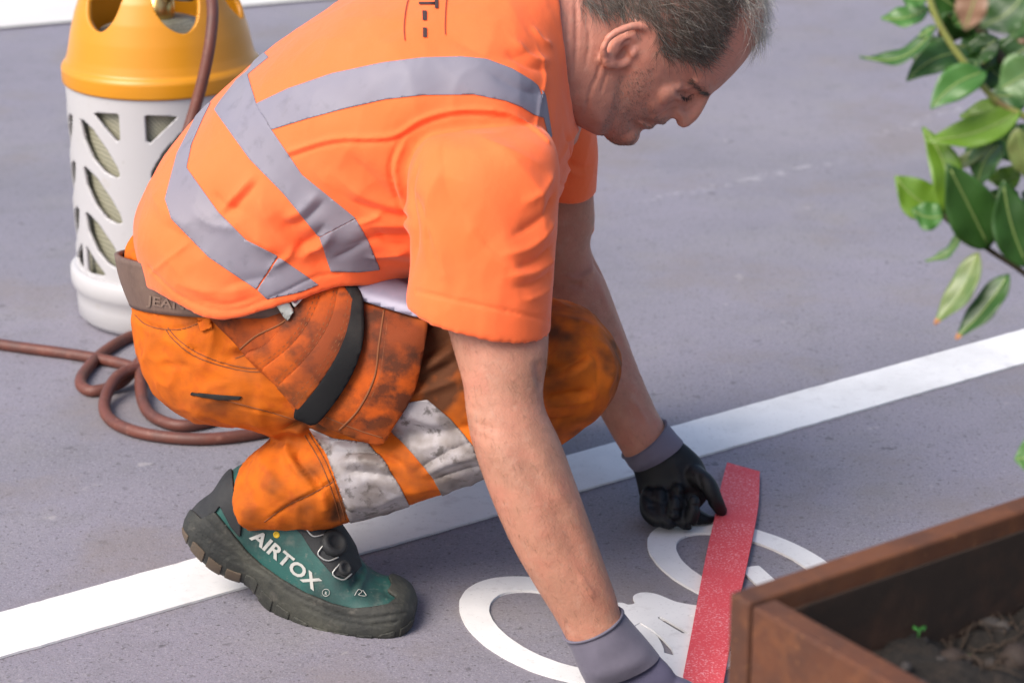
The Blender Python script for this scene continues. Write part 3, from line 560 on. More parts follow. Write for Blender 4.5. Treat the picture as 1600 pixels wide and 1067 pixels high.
# ------------------------------------------------------------------ body: head, neck, trunk core and both arms in one skin
VD = ray(1050, 80); VD /= np.linalg.norm(VD); YH = 2.62; PXM = FPX/np.linalg.norm(at(1050, 80, YH)-CP)
U2, F2 = np.array([.821, -.571]), np.array([.571, .821]); CH = np.array([970, 227.])
def hpx(t, s): return CH+U2*t+F2*s
def h3(px, py, lat=0.0): return at(px, py, YH)+VD*lat       # lat: metres away from the lens
def head_ring(t, sf, sb, w, k, N=48):
    c, a = (sf+sb)/2, (sf-sb)/2; out = []
    for ph in np.linspace(0, 2*math.pi, N, endpoint=False):
        cs, sn = math.cos(ph), math.sin(ph); g = (1-k*max(0, cs)**1.5)*(1-.12*max(0, -cs)**2)
        p = hpx(t, c+a*np.sign(cs)*abs(cs)**.92); out.append(h3(p[0], p[1], w/PXM*sn*g))
    return np.array(out)
HR_ = np.array([(-13, -22, -52, 10, .2), (-9, -10, -75, 30, .3), (0, 1, -105, 48, .42), (13, 7, -122, 60, .46), (28, 3, -132, 69, .46), (40, 0, -142, 75, .45), (56, 4, -152, 81, .42), (66, 5, -163, 85, .40), (76, 10, -175, 88, .38), (88, 11, -190, 92, .36), (100, 8, -205, 96, .34), (128, 6, -228, 101, .32), (150, 8, -243, 103, .30), (168, 15, -252, 105, .30), (190, 13, -258, 107, .28), (212, 9, -258, 106, .26), (235, 3, -252, 102, .22), (255, -5, -243, 95, .2), (277, -14, -225, 83, .15), (300, -38, -196, 62, .1), (316, -68, -160, 38, 0), (322, -95, -130, 15, 0)], float)
HRr = catmull(np.c_[HR_[:, 0], np.zeros(len(HR_)), HR_[:, 1:]], 90)
head = skin_rings([head_ring(r[0], r[2], r[3], r[4], r[5]) for r in HRr])
def hc(pts, **k): return chain([(*h3(p[0], p[1], p[2]), p[3]) for p in pts], **k)
hp_ = [head,
  hc([(1102, 143, 0, .0075), (1092, 160, 0, .0088), (1080, 175, 0, .0108), (1069, 187, 0, .0098)]),                    # nose
  hc([(1060, 177, -.010, .0078), (1068, 182, -.004, .0085)], n=6), hc([(1060, 177, .010, .0078), (1068, 182, .004, .0085)], n=6),
  hc([(1086, 122, -.034, .0085), (1100, 133, -.020, .0085), (1106, 137, 0, .0085), (1100, 133, .020, .0085), (1086, 122, .034, .0085)]),   # brow ridge
  hc([(1022, 178, -.024, .005), (1032, 185, -.010, .0062), (1034, 187, 0, .0060), (1032, 185, .010, .0062), (1022, 178, .024, .005)]),   # upper lip
  hc([(1004, 187, -.022, .0055), (1012, 192, -.010, .0072), (1014, 193, 0, .0072), (1012, 192, .010, .0072), (1004, 187, .022, .005)]),      # lower lip
  hc([(982, 208, -.010, .0125), (983, 211, 0, .0125), (982, 208, .010, .0125)], n=6),                                     # chin
  hc([(1060, 134, -.024, .0165), (1038, 136, -.034, .018)], n=6), hc([(1060, 134, .024, .0165), (1038, 136, .034, .018)], n=6), hc([(1044, 176, -.007, .0075), (1044, 176, .007, .0075)], n=5)]           # cheek bones
for s in (-1, 1):                                                                                                        # ears
    L = .069*s
    hp_ += [hc([(1016, 54, L*1.00, .0042), (1012, 46, L*1.06, .0044), (996, 42, L*1.13, .0046), (976, 47, L*1.22, .0046), (958, 57, L*1.28, .0045), (948, 70, L*1.30, .0044), (946, 83, L*1.26, .0046), (949, 95, L*1.18, .0058), (957, 100, L*1.10, .0066), (966, 98, L*1.0, .005)], n=40, N=12),
            hc([(1005, 58, L*.95, .006), (985, 62, L*1.06, .0042), (966, 72, L*1.13, .004), (956, 86, L*1.12, .004)], n=16, N=10),
            hc([(985, 60, L*1.0, .007), (968, 70, L*1.07, .007), (958, 84, L*1.07, .006)], n=10, N=10), hc([(996, 74, L*.98, .005), (990, 84, L*1.02, .0052)], n=8, N=10), hc([(957, 100, L*1.08, .006), (970, 101, L*1.0, .0055), (984, 94, L*.95, .006)], n=10, N=10)]
neck = limb([(835, -70, 880, 170, 2.60, .075), (868, -62, 893, 190, 2.605, .072), (905, -62, 915, 203, 2.61, .069), (945, -75, 938, 212, 2.615, .067), (985, -95, 962, 200, 2.62, .062)], n=24)
NA = [(715, 265, 800, 265, 2.42), (700, 310, 840, 315, 2.395), (690, 380, 858, 395, 2.375), (692, 478, 858, 500, 2.355), (707, 540, 856, 553, 2.338), (723, 598, 849, 610, 2.322), (728, 640, 853, 642, 2.313), (736, 685, 876, 692, 2.305), (763, 765, 903, 765, 2.292), (798, 846, 929, 838, 2.28), (836, 913, 950, 897, 2.27), (868, 965, 964, 936, 2.264), (884, 995, 971, 960, 2.26), (910, 1040, 1000, 995, 2.255)]
FA = [(800, 150, 905, 175, 2.77), (825, 230, 922, 235, 2.80), (835, 297, 927, 297, 2.81), (838, 350, 929, 345, 2.82), (846, 415, 923, 388, 2.83), (857, 468, 945, 436, 2.83), (882, 532, 972, 508, 2.82), (913, 600, 999, 580, 2.80), (945, 660, 1024, 638, 2.785), (975, 712, 1039, 664, 2.77), (988, 730, 1046, 684, 2.766)]
TOR = [(250, 440, 620, 440, 2.64, .15), (290, 300, 720, 380, 2.63, .155), (400, 170, 800, 340, 2.62, .165), (560, 60, 860, 280, 2.61, .175), (700, 0, 875, 230, 2.605, .165), (810, -25, 885, 190, 2.60, .11), (860, -40, 890, 175, 2.60, .075)]
narm, farm = limb(NA, n=60, ratio=.86), limb(FA, n=50, ratio=.9)
BV, BF = remesh(hp_+[neck, narm, farm, limb(TOR, n=30)]+[chain([(*at(765, 290, 2.44), .04), (*at(775, 190, 2.60), .07), (*at(850, 190, 2.77), .05)])], .0026, 3, .5)
BV = sculpt(BV, BF, [
  # face
  ([(1076, 149), (1068, 144)], .0075, -.0062, 0), ([(1084, 152), (1074, 154)], .006, -.004, 0), ([(1080, 141), (1066, 138), (1056, 137)], .0045, .0030), ([(1084, 149), (1074, 151), (1064, 148), (1056, 143)], .0020, -.0036), ([(1080, 155), (1066, 156), (1054, 149)], .004, .0022), ([(1074, 163), (1060, 161), (1050, 153)], .003, -.0016),
  ([(1058, 138), (1045, 120), (1038, 108)], .0018, -.0013), ([(1062, 135), (1052, 118), (1050, 108)], .0017, -.0012), ([(1055, 143), (1040, 132), (1030, 122)], .0017, -.0011), ([(1070, 132), (1064, 118), (1063, 106)], .0015, -.0009),
  ([(1058, 172), (1048, 172), (1040, 176), (1028, 184)], .0026, -.0026), ([(1060, 186), (1057, 181)], .003, -.003, 0), ([(1021, 194), (1012, 191), (1000, 187)], .0022, -.0040), ([(1001, 200), (992, 196), (984, 188)], .004, -.0025), ([(1048, 160), (1030, 165), (1012, 168)], .012, .0025), ([(985, 180), (960, 165), (945, 150)], .010, .0015),
  ([(1125, 112), (1130, 128)], .0016, -.0007), ([(1140, 95), (1147, 112)], .0016, -.0007), ([(1110, 118), (1118, 134)], .0016, -.0007),
  # ear hollow
  ([(976, 72), (983, 66)], .0042, -.0065, 0), ([(962, 68), (975, 56), (992, 51)], .0022, -.0026),
  # neck folds
  ([(900, -10), (901, 60), (897, 125)], .0022, -.0024), ([(912, 20), (921, 60), (914, 110)], .002, -.0015), ([(943, 88), (932, 120), (920, 150), (916, 178)], .0022, -.0022), ([(951, 108), (944, 128), (938, 150)], .0018, -.0015), ([(888, 20), (885, 90), (888, 150)], .002, -.0016), ([(957, 105), (952, 125)], .002, -.0014), ([(948, 195), (925, 170), (905, 140)], .012, .002),
  # near arm
  ([(738, 655), (756, 666), (778, 670)], .004, -.0009), ([(734, 670), (750, 682), (768, 687)], .004, -.0007), ([(730, 632), (743, 644)], .004, -.0008), ([(840, 560), (846, 600), (858, 640)], .008, -.003), ([(800, 680), (850, 760), (890, 840), (925, 910)], .012, -.0028), ([(770, 690), (810, 780), (860, 880)], .014, .002), ([(830, 700), (880, 800)], .012, .0022), ([(905, 900), (930, 935)], .004, .0015),
  # far arm
  ([(880, 432), (905, 436), (922, 425), (926, 412)], .0045, .0032), ([(890, 445), (910, 445)], .004, -.003), ([(926, 405), (938, 425), (955, 450)], .004, -.0025), ([(930, 430), (955, 490), (985, 560)], .007, .0018), ([(985, 620), (1005, 650), (1014, 672)], .0035, .0016), ([(870, 330), (875, 400)], .012, .002)])
BP = proj(BV); Tt, Ss = (BP-CH)@U2, (BP-CH)@F2
isH = (BP[:, 0] > 900) & (BP[:, 1] < 235) & (BV[:, 1] > 2.45) & (BV[:, 1] < 2.76)
col = np.tile(np.array([.43, .205, .135]), (len(BV), 1)); fb = fbm(BV, 16, 4); f2_ = fbm(BV, 60, 3, 5); f3_ = fbm(BV, 200, 2, 9)
col *= (1+.16*fb+.07*f2_+.06*f3_)[:, None]; red = np.clip(fb*1.2+.2, 0, 1)[:, None]; col = col*(1-red*.28)+np.array([.50, .17, .115])*red*.28
nk = np.clip((BP[:, 0]-858)/25, 0, 1)*np.clip((260-BP[:, 1])/30, 0, 1)*np.clip((BV[:, 1]-2.45)/.05, 0, 1)*np.clip((BV[:, 2]-.42)/.05, 0, 1)
col = col*(1-.55*nk[:, None])+np.array([.58, .235, .175])*(.55*nk[:, None])*(1+.12*fb)[:, None]
ear = isH & (BP[:, 0] < 1020) & (BP[:, 0] > 942) & (BP[:, 1] > 36) & (BP[:, 1] < 106) & (Ss > -150)
col[ear] = col[ear]*.75+np.array([.55, .21, .15])*.25
stub = poly_sd(BP, smooth_poly([(962, 120), (985, 108), (1018, 98), (1022, 130), (1015, 160), (1030, 178), (1052, 178), (1045, 196), (1020, 200), (1000, 205), (985, 230), (950, 226), (930, 208), (945, 180), (955, 150)]))
stubm = np.clip(stub/10+.2, 0, 1)*isH; stubm *= np.clip(.75+.5*f2_+.5*f3_, 0, 1)
col = col*(1-.26*stubm[:, None])+np.array([.17, .115, .10])*(.26*stubm[:, None])
HAIRP = smooth_poly([(900, -90), (903, -5), (915, 14), (935, 26), (955, 22), (980, 24), (1003, 30), (1019, 44), (1020, 72), (1035, 84), (1065, 92), (1096, 103), (1112, 88), (1128, 62), (1140, 36), (1152, 0), (1165, -45), (1150, -220), (900, -220)])
hs = np.clip(poly_sd(BP, HAIRP)/8, 0, 1)*isH*(~ear)
col = col*(1-.72*hs[:, None])+np.array([.075, .06, .055])*(.72*hs[:, None])
lip = np.clip(1-np.minimum(np.abs(seg_dist(np.c_[BP, np.zeros(len(BP))], np.array([(1036, 193, 0), (1020, 190, 0), (1004, 187, 0)], float))[0])/5, 1), 0, 1)*isH
col = col*(1-.35*lip[:, None])+np.array([.30, .085, .075])*(.35*lip[:, None])
M_SKIN = mat('skin', (.5, .25, .18), .5, attr='col', sss=.10, spec=.42, var=[(30, 5, (.44, .155, .105), .46, .68, .45), (150, 3, (.27, .115, .075), .60, .72, .45), (75, 4, (.52, .30, .22), .56, .7, .35)], bump=[(420, .4, .001), (120, .3, .0016), (1100, .25, .0005), (30, .2, .004)])
body = part('body', BV, BF, M_SKIN, attrs=dict(col=np.clip(col, .01, 1)))
# ------------------------------------------------------------------ hair: separate strands
M_HAIR = mat('grey_brown_hair', (.12, .095, .08), .5, attr='col')
def strands(n, field, length, comb, lift, colors, w=.00028, seed=1, bend=.4, tous=.25):
    """n thin tapering strands rooted where field > 0"""
    rg = np.random.RandomState(seed); Fq = BF; fc = BV[Fq].mean(1); ok = np.where(field(fc))[0]
    if not len(ok): return None
    pick = ok[rg.randint(0, len(ok), n)]; NB = normals(BV, BF); V = []; Fo = []; K = []
    for f in pick:
        q = BV[Fq[f]]; wt = rg.dirichlet([1, 1, 1, 1]); p = wt@q; nrm = NB[Fq[f]].mean(0); nrm /= np.linalg.norm(nrm)
        d = comb(p)+rg.normal(0, tous, 3); d = d-nrm*(d@nrm); d /= max(1e-6, np.linalg.norm(d)); L = length*rg.uniform(.6, 1.25); c = colors[rg.randint(len(colors))]*rg.uniform(.7, 1.25)
        pts = [p-nrm*.001]; dr = nrm*lift+d*(1-lift*.5)
        for k in range(4):
            dr = dr+(d*.5-nrm*.22*bend)+rg.normal(0, .08, 3); dr /= np.linalg.norm(dr); pts.append(pts[-1]+dr*L/4)
        vw = p-CP; sd_ = np.cross(dr, vw); sd_ /= max(1e-6, np.linalg.norm(sd_)); up_ = np.cross(sd_, dr); b0 = len(V)
        for i, x in enumerate(pts):
            ww = w*(1-.8*i/4); V += [x+sd_*ww, x-sd_*ww*.5+up_*ww*.87, x-sd_*ww*.5-up_*ww*.87]; K += [c]*3
        for i in range(4):
            for j in range(3): a, b_ = b0+3*i+j, b0+3*i+(j+1) % 3; Fo.append((a, b_, b_+3, a+3))
    return np.array(V), Fo, np.array(K)
def px_dir(dx, dy): v = at(1000+dx, 50+dy, YH)-at(1000, 50, YH); return v/np.linalg.norm(v)
HC = [np.array(c) for c in [(.07, .055, .045), (.10, .08, .065), (.05, .04, .034), (.20, .17, .145), (.12, .09, .068), (.30, .265, .23)]]
def fmain(p): return (poly_sd(proj(p), HAIRP) > 1+3*np.sin(p[:, 0]*900)) & (p[:, 1] > 2.48) & (p[:, 2] > .5)
def comb1(p):
    q = proj(p)[0]; k = np.clip((q[0]-960)/150, 0, 1); return px_dir(.35+.45*k, .55+.25*k)
earP = smooth_poly([(1018, 50), (1012, 40), (990, 36), (965, 46), (944, 66), (941, 90), (955, 106), (975, 100), (995, 80)])
def fm2(p): return fmain(p) & ~((poly_sd(proj(p), earP) > -1) & (p[:, 1] < 2.56))
v, f, k = strands(16000, fm2, .024, comb1, .58, HC, w=.00028, seed=2, tous=.42); hair = part('hair', v, f, M_HAIR, attrs=dict(col=k))
FRP = smooth_poly([(1150, 8), (1160, 30), (1172, 60), (1183, 82), (1200, 60), (1215, 0), (1200, -80), (1160, -60)])
def ffr(p): return (poly_sd(proj(p), FRP) > 0) & (p[:, 1] > 2.5) & (p[:, 2] > .5)
v, f, k = strands(1100, ffr, .032, lambda p: px_dir(.55, .75), .75, [np.array(c) for c in [(.60, .54, .44), (.7, .65, .56), (.45, .40, .34), (.3, .26, .22)]], w=.00020, seed=3, tous=.5); part('hair', v, f, M_HAIR, attrs=dict(col=k), label='thin blond grey tuft over the forehead')
def fst(p): return (poly_sd(proj(p), smooth_poly([(962, 122), (985, 110), (1016, 102), (1020, 130), (1013, 160), (1030, 180), (1050, 182), (1042, 196), (1018, 199), (1000, 205), (985, 228), (950, 225), (934, 208), (947, 180), (956, 150)])) > 0) & (p[:, 1] > 2.48) & (p[:, 2] > .45)
v, f, k = strands(9500, fst, .0045, lambda p: px_dir(.35, .75), .7, [np.array(c) for c in [(.12, .08, .06), (.22, .17, .14), (.40, .36, .33), (.16, .10, .07)]], w=.00022, seed=4); part('beard_stubble', v, f, M_HAIR, attrs=dict(col=k))
def fbrow(p): return (seg_dist(np.c_[proj(p), np.zeros(len(p))], np.array([(1108, 146, 0), (1098, 137, 0), (1082, 131, 0)], float))[0] < 4.5) & (p[:, 1] < 2.62) & (p[:, 1] > 2.48)
s_ = strands(560, fbrow, .009, lambda p: px_dir(-.5, -.3), .4, HC[:4], w=.0002, seed=5)
if s_: part('eyebrow', s_[0], s_[1], M_HAIR, attrs=dict(col=s_[2]))
def flash(p): return (seg_dist(np.c_[proj(p), np.zeros(len(p))], np.array([(1083, 150, 0), (1073, 152, 0), (1063, 149, 0)], float))[0] < 2.6) & (p[:, 1] < 2.62) & (p[:, 1] > 2.48)
s_ = strands(260, flash, .006, lambda p: px_dir(.5, .8), .7, [np.array((.03, .02, .018))], w=.0002, seed=8)
if s_: part('eyelashes', s_[0], s_[1], M_HAIR, attrs=dict(col=s_[2]))
def farm_(p): q = proj(p); return (q[:, 1] > 500) & (p[:, 2] > .1)
s_ = strands(6500, farm_, .013, lambda p: px_dir(.4, .9), .35, [np.array((.34, .19, .11)), np.array((.2, .11, .065)), np.array((.5, .33, .2))], w=.00013, seed=6); part('arm_hair', s_[0], s_[1], M_HAIR, attrs=dict(col=s_[2]))
# ------------------------------------------------------------------ shirt
SH = [(228, 432, 668, 446, 2.63, .180), (221, 390, 675, 430, 2.63, .180), (218, 342, 700, 410, 2.63, .180), (233, 298, 725, 395, 2.63, .180), (262, 240, 752, 382, 2.625, .184), (300, 194, 780, 372, 2.62, .188), (345, 150, 806, 360, 2.62, .192), (390, 110, 828, 345, 2.615, .198), (430, 76, 846, 330, 2.61, .204), (480, 40, 862, 312, 2.61, .208), (540, 4, 876, 290, 2.605, .210), (610, -28, 886, 268, 2.605, .206), (690, -52, 893, 245, 2.60, .192), (760, -66, 897, 222, 2.60, .160), (820, -66, 898, 205, 2.60, .118), (855, -58, 896, 194, 2.60, .088), (868, -54, 897, 189, 2.60, .0775)]
SL = [(715, 195, 800, 190, 2.42, .05), (668, 212, 856, 214, 2.405, .068), (640, 262, 873, 262, 2.39, .074), (638, 330, 870, 320, 2.38, .074), (643, 400, 864, 415, 2.37, .072), (641, 440, 860, 472, 2.362, .071), (638, 471, 859, 516, 2.358, .070)]
SF = [(800, 120, 890, 130, 2.76, .05), (812, 170, 920, 175, 2.79, .06), (822, 225, 932, 225, 2.80, .062), (826, 265, 933, 260, 2.81, .062), (828, 292, 930, 298, 2.815, .062)]
torso = limb(SH, n=90, N=72, p=2.35)
# near side of the hem hangs lower: open bottom and collar are turned inwards
def open_end(rings, th, ln, first):
    r0 = rings[0] if first else rings[-1]; c = r0.mean(0); nx_ = rings[5].mean(0) if first else rings[-6].mean(0); ax_ = (nx_-c)/np.linalg.norm(nx_-c); r = np.linalg.norm(r0-c, axis=1).mean(); inn = c+(r0-c)*(1-th/r)
    e = [inn+ax_*ln, inn+ax_*ln*.5, inn]
    return e+rings if first else rings+e[::-1]
rows = catmull(np.array([[*s[:5], 0, s[5], -.042*max(0, 1-i/5), (2.9 if i < 4 else 2.35) if i < 12 else 2.1] for i, s in enumerate(SH)], float), 90); rings = [pring(*r, N=72) for r in rows]
for i_ in range(20):            # the near side of the hem hangs lower than the rest
    ph = np.linspace(0, 2*math.pi, 72, endpoint=False); k_ = np.exp(-((np.cos(ph)+.18)/np.where(np.cos(ph) > -.18, .24, .40))**2)*np.clip(-np.sin(ph)*1.6, 0, 1); k2_ = np.clip(np.cos(ph)*2.4+.15, 0, 1)*np.sqrt(np.clip(-np.sin(ph), 0, 1))
    rings[i_] = rings[i_]+np.outer(k_*(1-i_/20)**1.1, np.array([-.002, -.013, -.024]))+np.outer(k2_*(1-i_/20), np.array([0, 0, .017]))
rings = open_end(rings, .009, .05, True); rings = open_end(rings, .007, .03, False)
shirt_parts = [skin_rings(rings), limb(SL, n=44, N=48, p=2.2, hollow=(.0065, .07)), limb(SF, n=36, N=40, p=2.1, hollow=(.0065, .05))]
TV, TF = remesh(shirt_parts, .0026, 5, .5)
ST = [
  # sleeve seam, yoke seam, armhole
  ([(452, 238), (520, 218), (612, 213), (660, 186), (720, 172), (790, 176), (838, 205), (856, 222)], .0028, .0030, 0), ([(456, 244), (520, 224), (612, 219), (664, 193), (720, 179), (790, 184)], .0026, -.0020, 0),
  ([(628, 212), (610, 258), (618, 310), (640, 345)], .0030, -.0034), ([(636, 214), (618, 260), (627, 312)], .0030, .0026), ([(838, 70), (852, 120), (842, 165), (836, 205)], .0024, .0022),
  # drape of the sleeve
  ([(690, 220), (700, 300), (760, 380), (800, 420)], .012, -.0035), ([(780, 230), (840, 300), (850, 380)], .013, .0035), ([(720, 330), (770, 400), (830, 440)], .010, .0028), ([(870, 300), (840, 345), (800, 370)], .007, -.0038), ([(868, 345), (830, 385), (780, 400)], .007, .0034), ([(864, 385), (835, 410), (800, 420)], .006, -.0030), ([(866, 270), (845, 300), (815, 320)], .007, .0032), ([(660, 330), (690, 400), (700, 460)], .010, .0030), ([(640, 300), (665, 340), (672, 400)], .008, -.0036), ([(650, 455), (740, 475), (858, 500)], .0022, -.0014, 0),
  # waist and side folds
  ([(640, 350), (590, 350), (555, 360)], .010, .0045), ([(640, 370), (590, 372), (540, 385)], .008, -.0042), ([(638, 395), (600, 398), (570, 400)], .007, .0034), ([(345, 330), (380, 295), (395, 275)], .006, .0040), ([(352, 336), (388, 300), (404, 282)], .006, -.0036), ([(470, 400), (500, 385), (520, 360)], .007, .0042), ([(455, 395), (490, 372), (508, 350)], .007, -.0042), ([(430, 330), (470, 380), (520, 430)], .012, -.0042), ([(400, 310), (440, 370), (500, 425)], .012, .0042), ([(360, 330), (400, 375), (440, 395)], .009, .0030),
  ([(232, 430), (270, 400), (300, 375)], .0030, .0018), ([(300, 360), (260, 330), (235, 300)], .010, .0025), ([(330, 460), (380, 440), (440, 430)], .008, -.0020), ([(540, 240), (590, 290), (630, 335)], .014, -.0035), ([(480, 260), (560, 320), (625, 350)], .014, .0030), ([(700, 60), (780, 90), (845, 80)], .010, -.0022), ([(800, 60), (835, 92), (858, 95)], .006, .0028), ([(790, 78), (830, 105), (855, 108)], .006, -.0026), ([(830, 40), (848, 65), (862, 70)], .005, .0026),
  ([(250, 395), (310, 450), (380, 478)], .012, .002), ([(600, 60), (640, 120), (650, 200)], .03, .003),
  # far sleeve
  ([(884, 250), (905, 262), (930, 258)], .0045, -.0034), ([(880, 262), (905, 275), (931, 272)], .004, .0030), ([(872, 286), (900, 291), (930, 290)], .002, -.0014), ([(900, 200), (888, 225), (876, 250)], .006, .0034)]
TN = normals(TV, TF); TV = TV+TN*(.0018*fbm(TV, 9, 3)+.0020*ridged(TV, 10, 3, (1, 1, .6))+.0009*ridged(TV, 24, 8, (1, .7, .6)))[:, None]; TV = relax(TV, TF, 2, .4)
ST += [
  ([(866, 405), (835, 425), (790, 432)], .006, .0030), ([(864, 425), (830, 445), (800, 448)], .005, -.0026), ([(862, 450), (835, 465), (815, 468)], .005, .0022), ([(655, 250), (640, 300), (650, 360), (645, 420)], .009, -.0040), ([(700, 240), (668, 320), (668, 420)], .012, .0030), ([(640, 330), (600, 318), (560, 300), (520, 270)], .008, .0034), ([(640, 342), (600, 332), (556, 316), (520, 292)], .006, -.0034), ([(638, 385), (605, 380), (590, 360)], .005, -.003),
  ([(600, 330), (570, 345), (556, 350)], .004, .0028), ([(500, 300), (470, 330), (440, 345)], .008, .0032), ([(508, 312), (478, 342), (450, 358)], .006, -.0032), ([(330, 300), (352, 320), (380, 330)], .006, -.0026), ([(300, 330), (330, 350), (372, 358)], .007, .0026), ([(420, 420), (450, 400), (462, 380)], .005, .0030), ([(520, 405), (548, 392), (570, 380)], .005, -.0026), ([(250, 350), (290, 372), (320, 400)], .010, -.0024), ([(270, 440), (330, 455), (400, 448)], .007, .0024), ([(300, 466), (350, 476), (410, 462)], .004, -.0018),
  ([(232, 418), (280, 462), (354, 486), (430, 462), (490, 434), (530, 428)], .0022, -.0016, 0), ([(760, 110), (810, 140), (850, 150)], .008, -.0022), ([(880, 205), (893, 235), (884, 270)], .004, -.0028), ([(740, 210), (800, 240), (850, 260)], .010, .0022)]
TV = sculpt(TV, TF, [(s[0], s[1], s[2]*1.25, *s[3:]) for s in ST], sharp=True)
M_SHIRT = mat('orange_knit', (1.0, .172, .052), .75, var=[(6, 3, (.98, .145, .030), .4, .7, .5)], bump=[(1400, .4, .0006), (70, .22, .003), (25, .15, .006)], sheen=.2, spec=.2)
shirt = part('shirt', TV, TF, M_SHIRT)
TB = bvh(TV, TF); M_REFL = mat('reflective_tape', (.235, .219, .262), .5, var=[(9, 3, (.185, .178, .23), .4, .7, .7), (2.5, 3, (.23, .205, .235), .45, .6, .7), (40, 4, (.16, .15, .18), .58, .72, .5)], bump=[(1600, .12, .0004), (45, .1, .002)], spec=.3)
bands = [
 [(400, 163), (450, 139), (520, 115), (600, 98), (660, 90.5), (720, 89), (760, 93), (800, 108), (830, 126), (840, 134), (846, 150), (850, 185), (834, 180), (815, 168), (790, 158), (740, 148), (660, 149), (600, 156), (540, 170), (480, 186), (425, 203)],
 [(386, 112), (396, 98), (410, 80), (420, 90), (387, 117), (402, 166), (424, 202), (472, 273), (556, 341), (499, 371), (443, 303), (390, 249), (341, 181), (335, 172), (343, 160), (370, 125)],
 [(500, 371.4), (556, 341.7), (575, 375), (594, 421), (560, 425), (517, 424)],
 [(318, 184), (300, 225), (292, 262), (341, 331), (385, 375), (434, 400), (400, 452), (326, 402), (268, 342), (258, 312), (277, 240), (300, 195), (312, 170), (330, 160)],
 [(436, 402), (470, 425), (498, 445), (470, 456), (418, 468), (402, 453)],
 [(846, 136), (852, 150), (862, 215), (857, 214), (848, 180)]]
for i, b in enumerate(bands):
    v, f = cookie(TV, TF, b, .0001, .0010, front=(i in (0, 2, 4, 5)), extra=((2.462 if i == 2 else 2.50)-TV[:, 1])*900 if i in (2, 4) else None)
    if len(v): part('reflective_band', v, f, M_REFL, par=None); bpy.data.objects[-1] if False else None
for o in [o for o in C.objects if o.name.startswith('reflective_band')]: o.parent = shirt; o.matrix_parent_inverse = Matrix()
def under(o, par): o.parent = par; o.matrix_parent_inverse = Matrix(); return o
# print on the back: road sign style mark with letters
M_INK = mat('dark_print', (.045, .02, .02), .7); M_INKR = mat('brown_print', (.22, .03, .015), .7)
tv, tf = text_mesh('ALT', .02); wd = tv[:, 0].max(); P2 = np.c_[655+tv[:, 1]*30, -32+tv[:, 0]/wd*47]; P2[:, 0] = 655+tv[:, 1]*30
v, f = print_on(TB, P2, tf); under(obj('printed_letters', v, f, M_INK), shirt)
for q in ([(660.5, 18.5), (667, 19), (667, 34), (661, 33.5)], [(661, 45), (667, 45), (667, 60.5), (661, 60)]):
    g = np.array([[q[0][0]+(q[1][0]-q[0][0])*i/2, q[0][1]+(q[3][1]-q[0][1])*j/4] for j in range(5) for i in range(3)]); v, f = print_on(TB, g, [(j*3+i, j*3+i+1, j*3+i+4, j*3+i+3) for j in range(4) for i in range(2)]); under(obj('printed_dash', v, f, M_INK), shirt)
for ln in ([(641, -6), (636, 10), (633, 30), (632, 48), (633, 65)], [(699, -6), (697, 10), (696, 30), (695.5, 45), (696, 56)]):
    c_ = catmull(np.array(ln, float), 14); g = np.array([p+np.array([k, 0]) for p in c_ for k in (-.8, .8)]); v, f = print_on(TB, g, [(2*i, 2*i+1, 2*i+3, 2*i+2) for i in range(13)]); under(obj('printed_line', v, f, M_INKR), shirt)
# ------------------------------------------------------------------ trousers
PEL = [(213, 360, 600, 395, 2.635, (0, .160, -.040), 2.0), (192, 392, 640, 420, 2.635, (0, .165, -.040), 2.0), (204, 445, 640, 440, 2.635, (0, .168, -.036), 2.05), (206, 490, 640, 500, 2.635, (0, .170, -.012)), (222, 545, 625, 560, 2.635, .175), (252, 588, 600, 604, 2.635, .155), (300, 618, 560, 630, 2.64, .10), (360, 632, 500, 640, 2.64, .05)]
TH = [(290, 470, 275, 612, 2.57, .07), (350, 440, 330, 655, 2.56, .085), (450, 432, 425, 681, 2.545, .092), (560, 440, 545, 690, 2.53, .092), (690, 462, 680, 690, 2.51, .088), (790, 462, 800, 690, 2.49, .085), (860, 463, 880, 690, 2.475, .082), (915, 480, 935, 652, 2.47, .075), (952, 512, 966, 612, 2.47, .055), (974, 548, 977, 575, 2.47, .02)]
SN = [(905, 490, 965, 615, 2.475, .068), (840, 540, 890, 688, 2.475, .074), (760, 590, 815, 720, 2.48, .073), (680, 618, 735, 752, 2.485, .071), (600, 640, 655, 784, 2.495, .069), (520, 655, 580, 808, 2.505, .069), (462, 668, 520, 822, 2.51, .070), (410, 690, 455, 824, 2.515, .070), (362, 738, 398, 822, 2.52, .060)]
def at3(px, py, Y, r): return (*at(px, py, Y), r)
tr_parts = [limb(PEL, n=40, N=56, p=2.3), limb(TH, n=60, N=48, p=2.1), limb(SN, n=60, N=48, p=2.1, hollow=(.007, .04)),
  chain([at3(450, 560, 2.74, .09), at3(650, 470, 2.83, .085), at3(800, 385, 2.90, .072), at3(862, 342, 2.925, .056)], N=28), chain([at3(862, 342, 2.925, .050), at3(830, 450, 2.93, .058), at3(720, 570, 2.96, .054), at3(640, 620, 2.99, .05)], N=24)]
PV, PF = remesh(tr_parts, .0032, 5, .5)
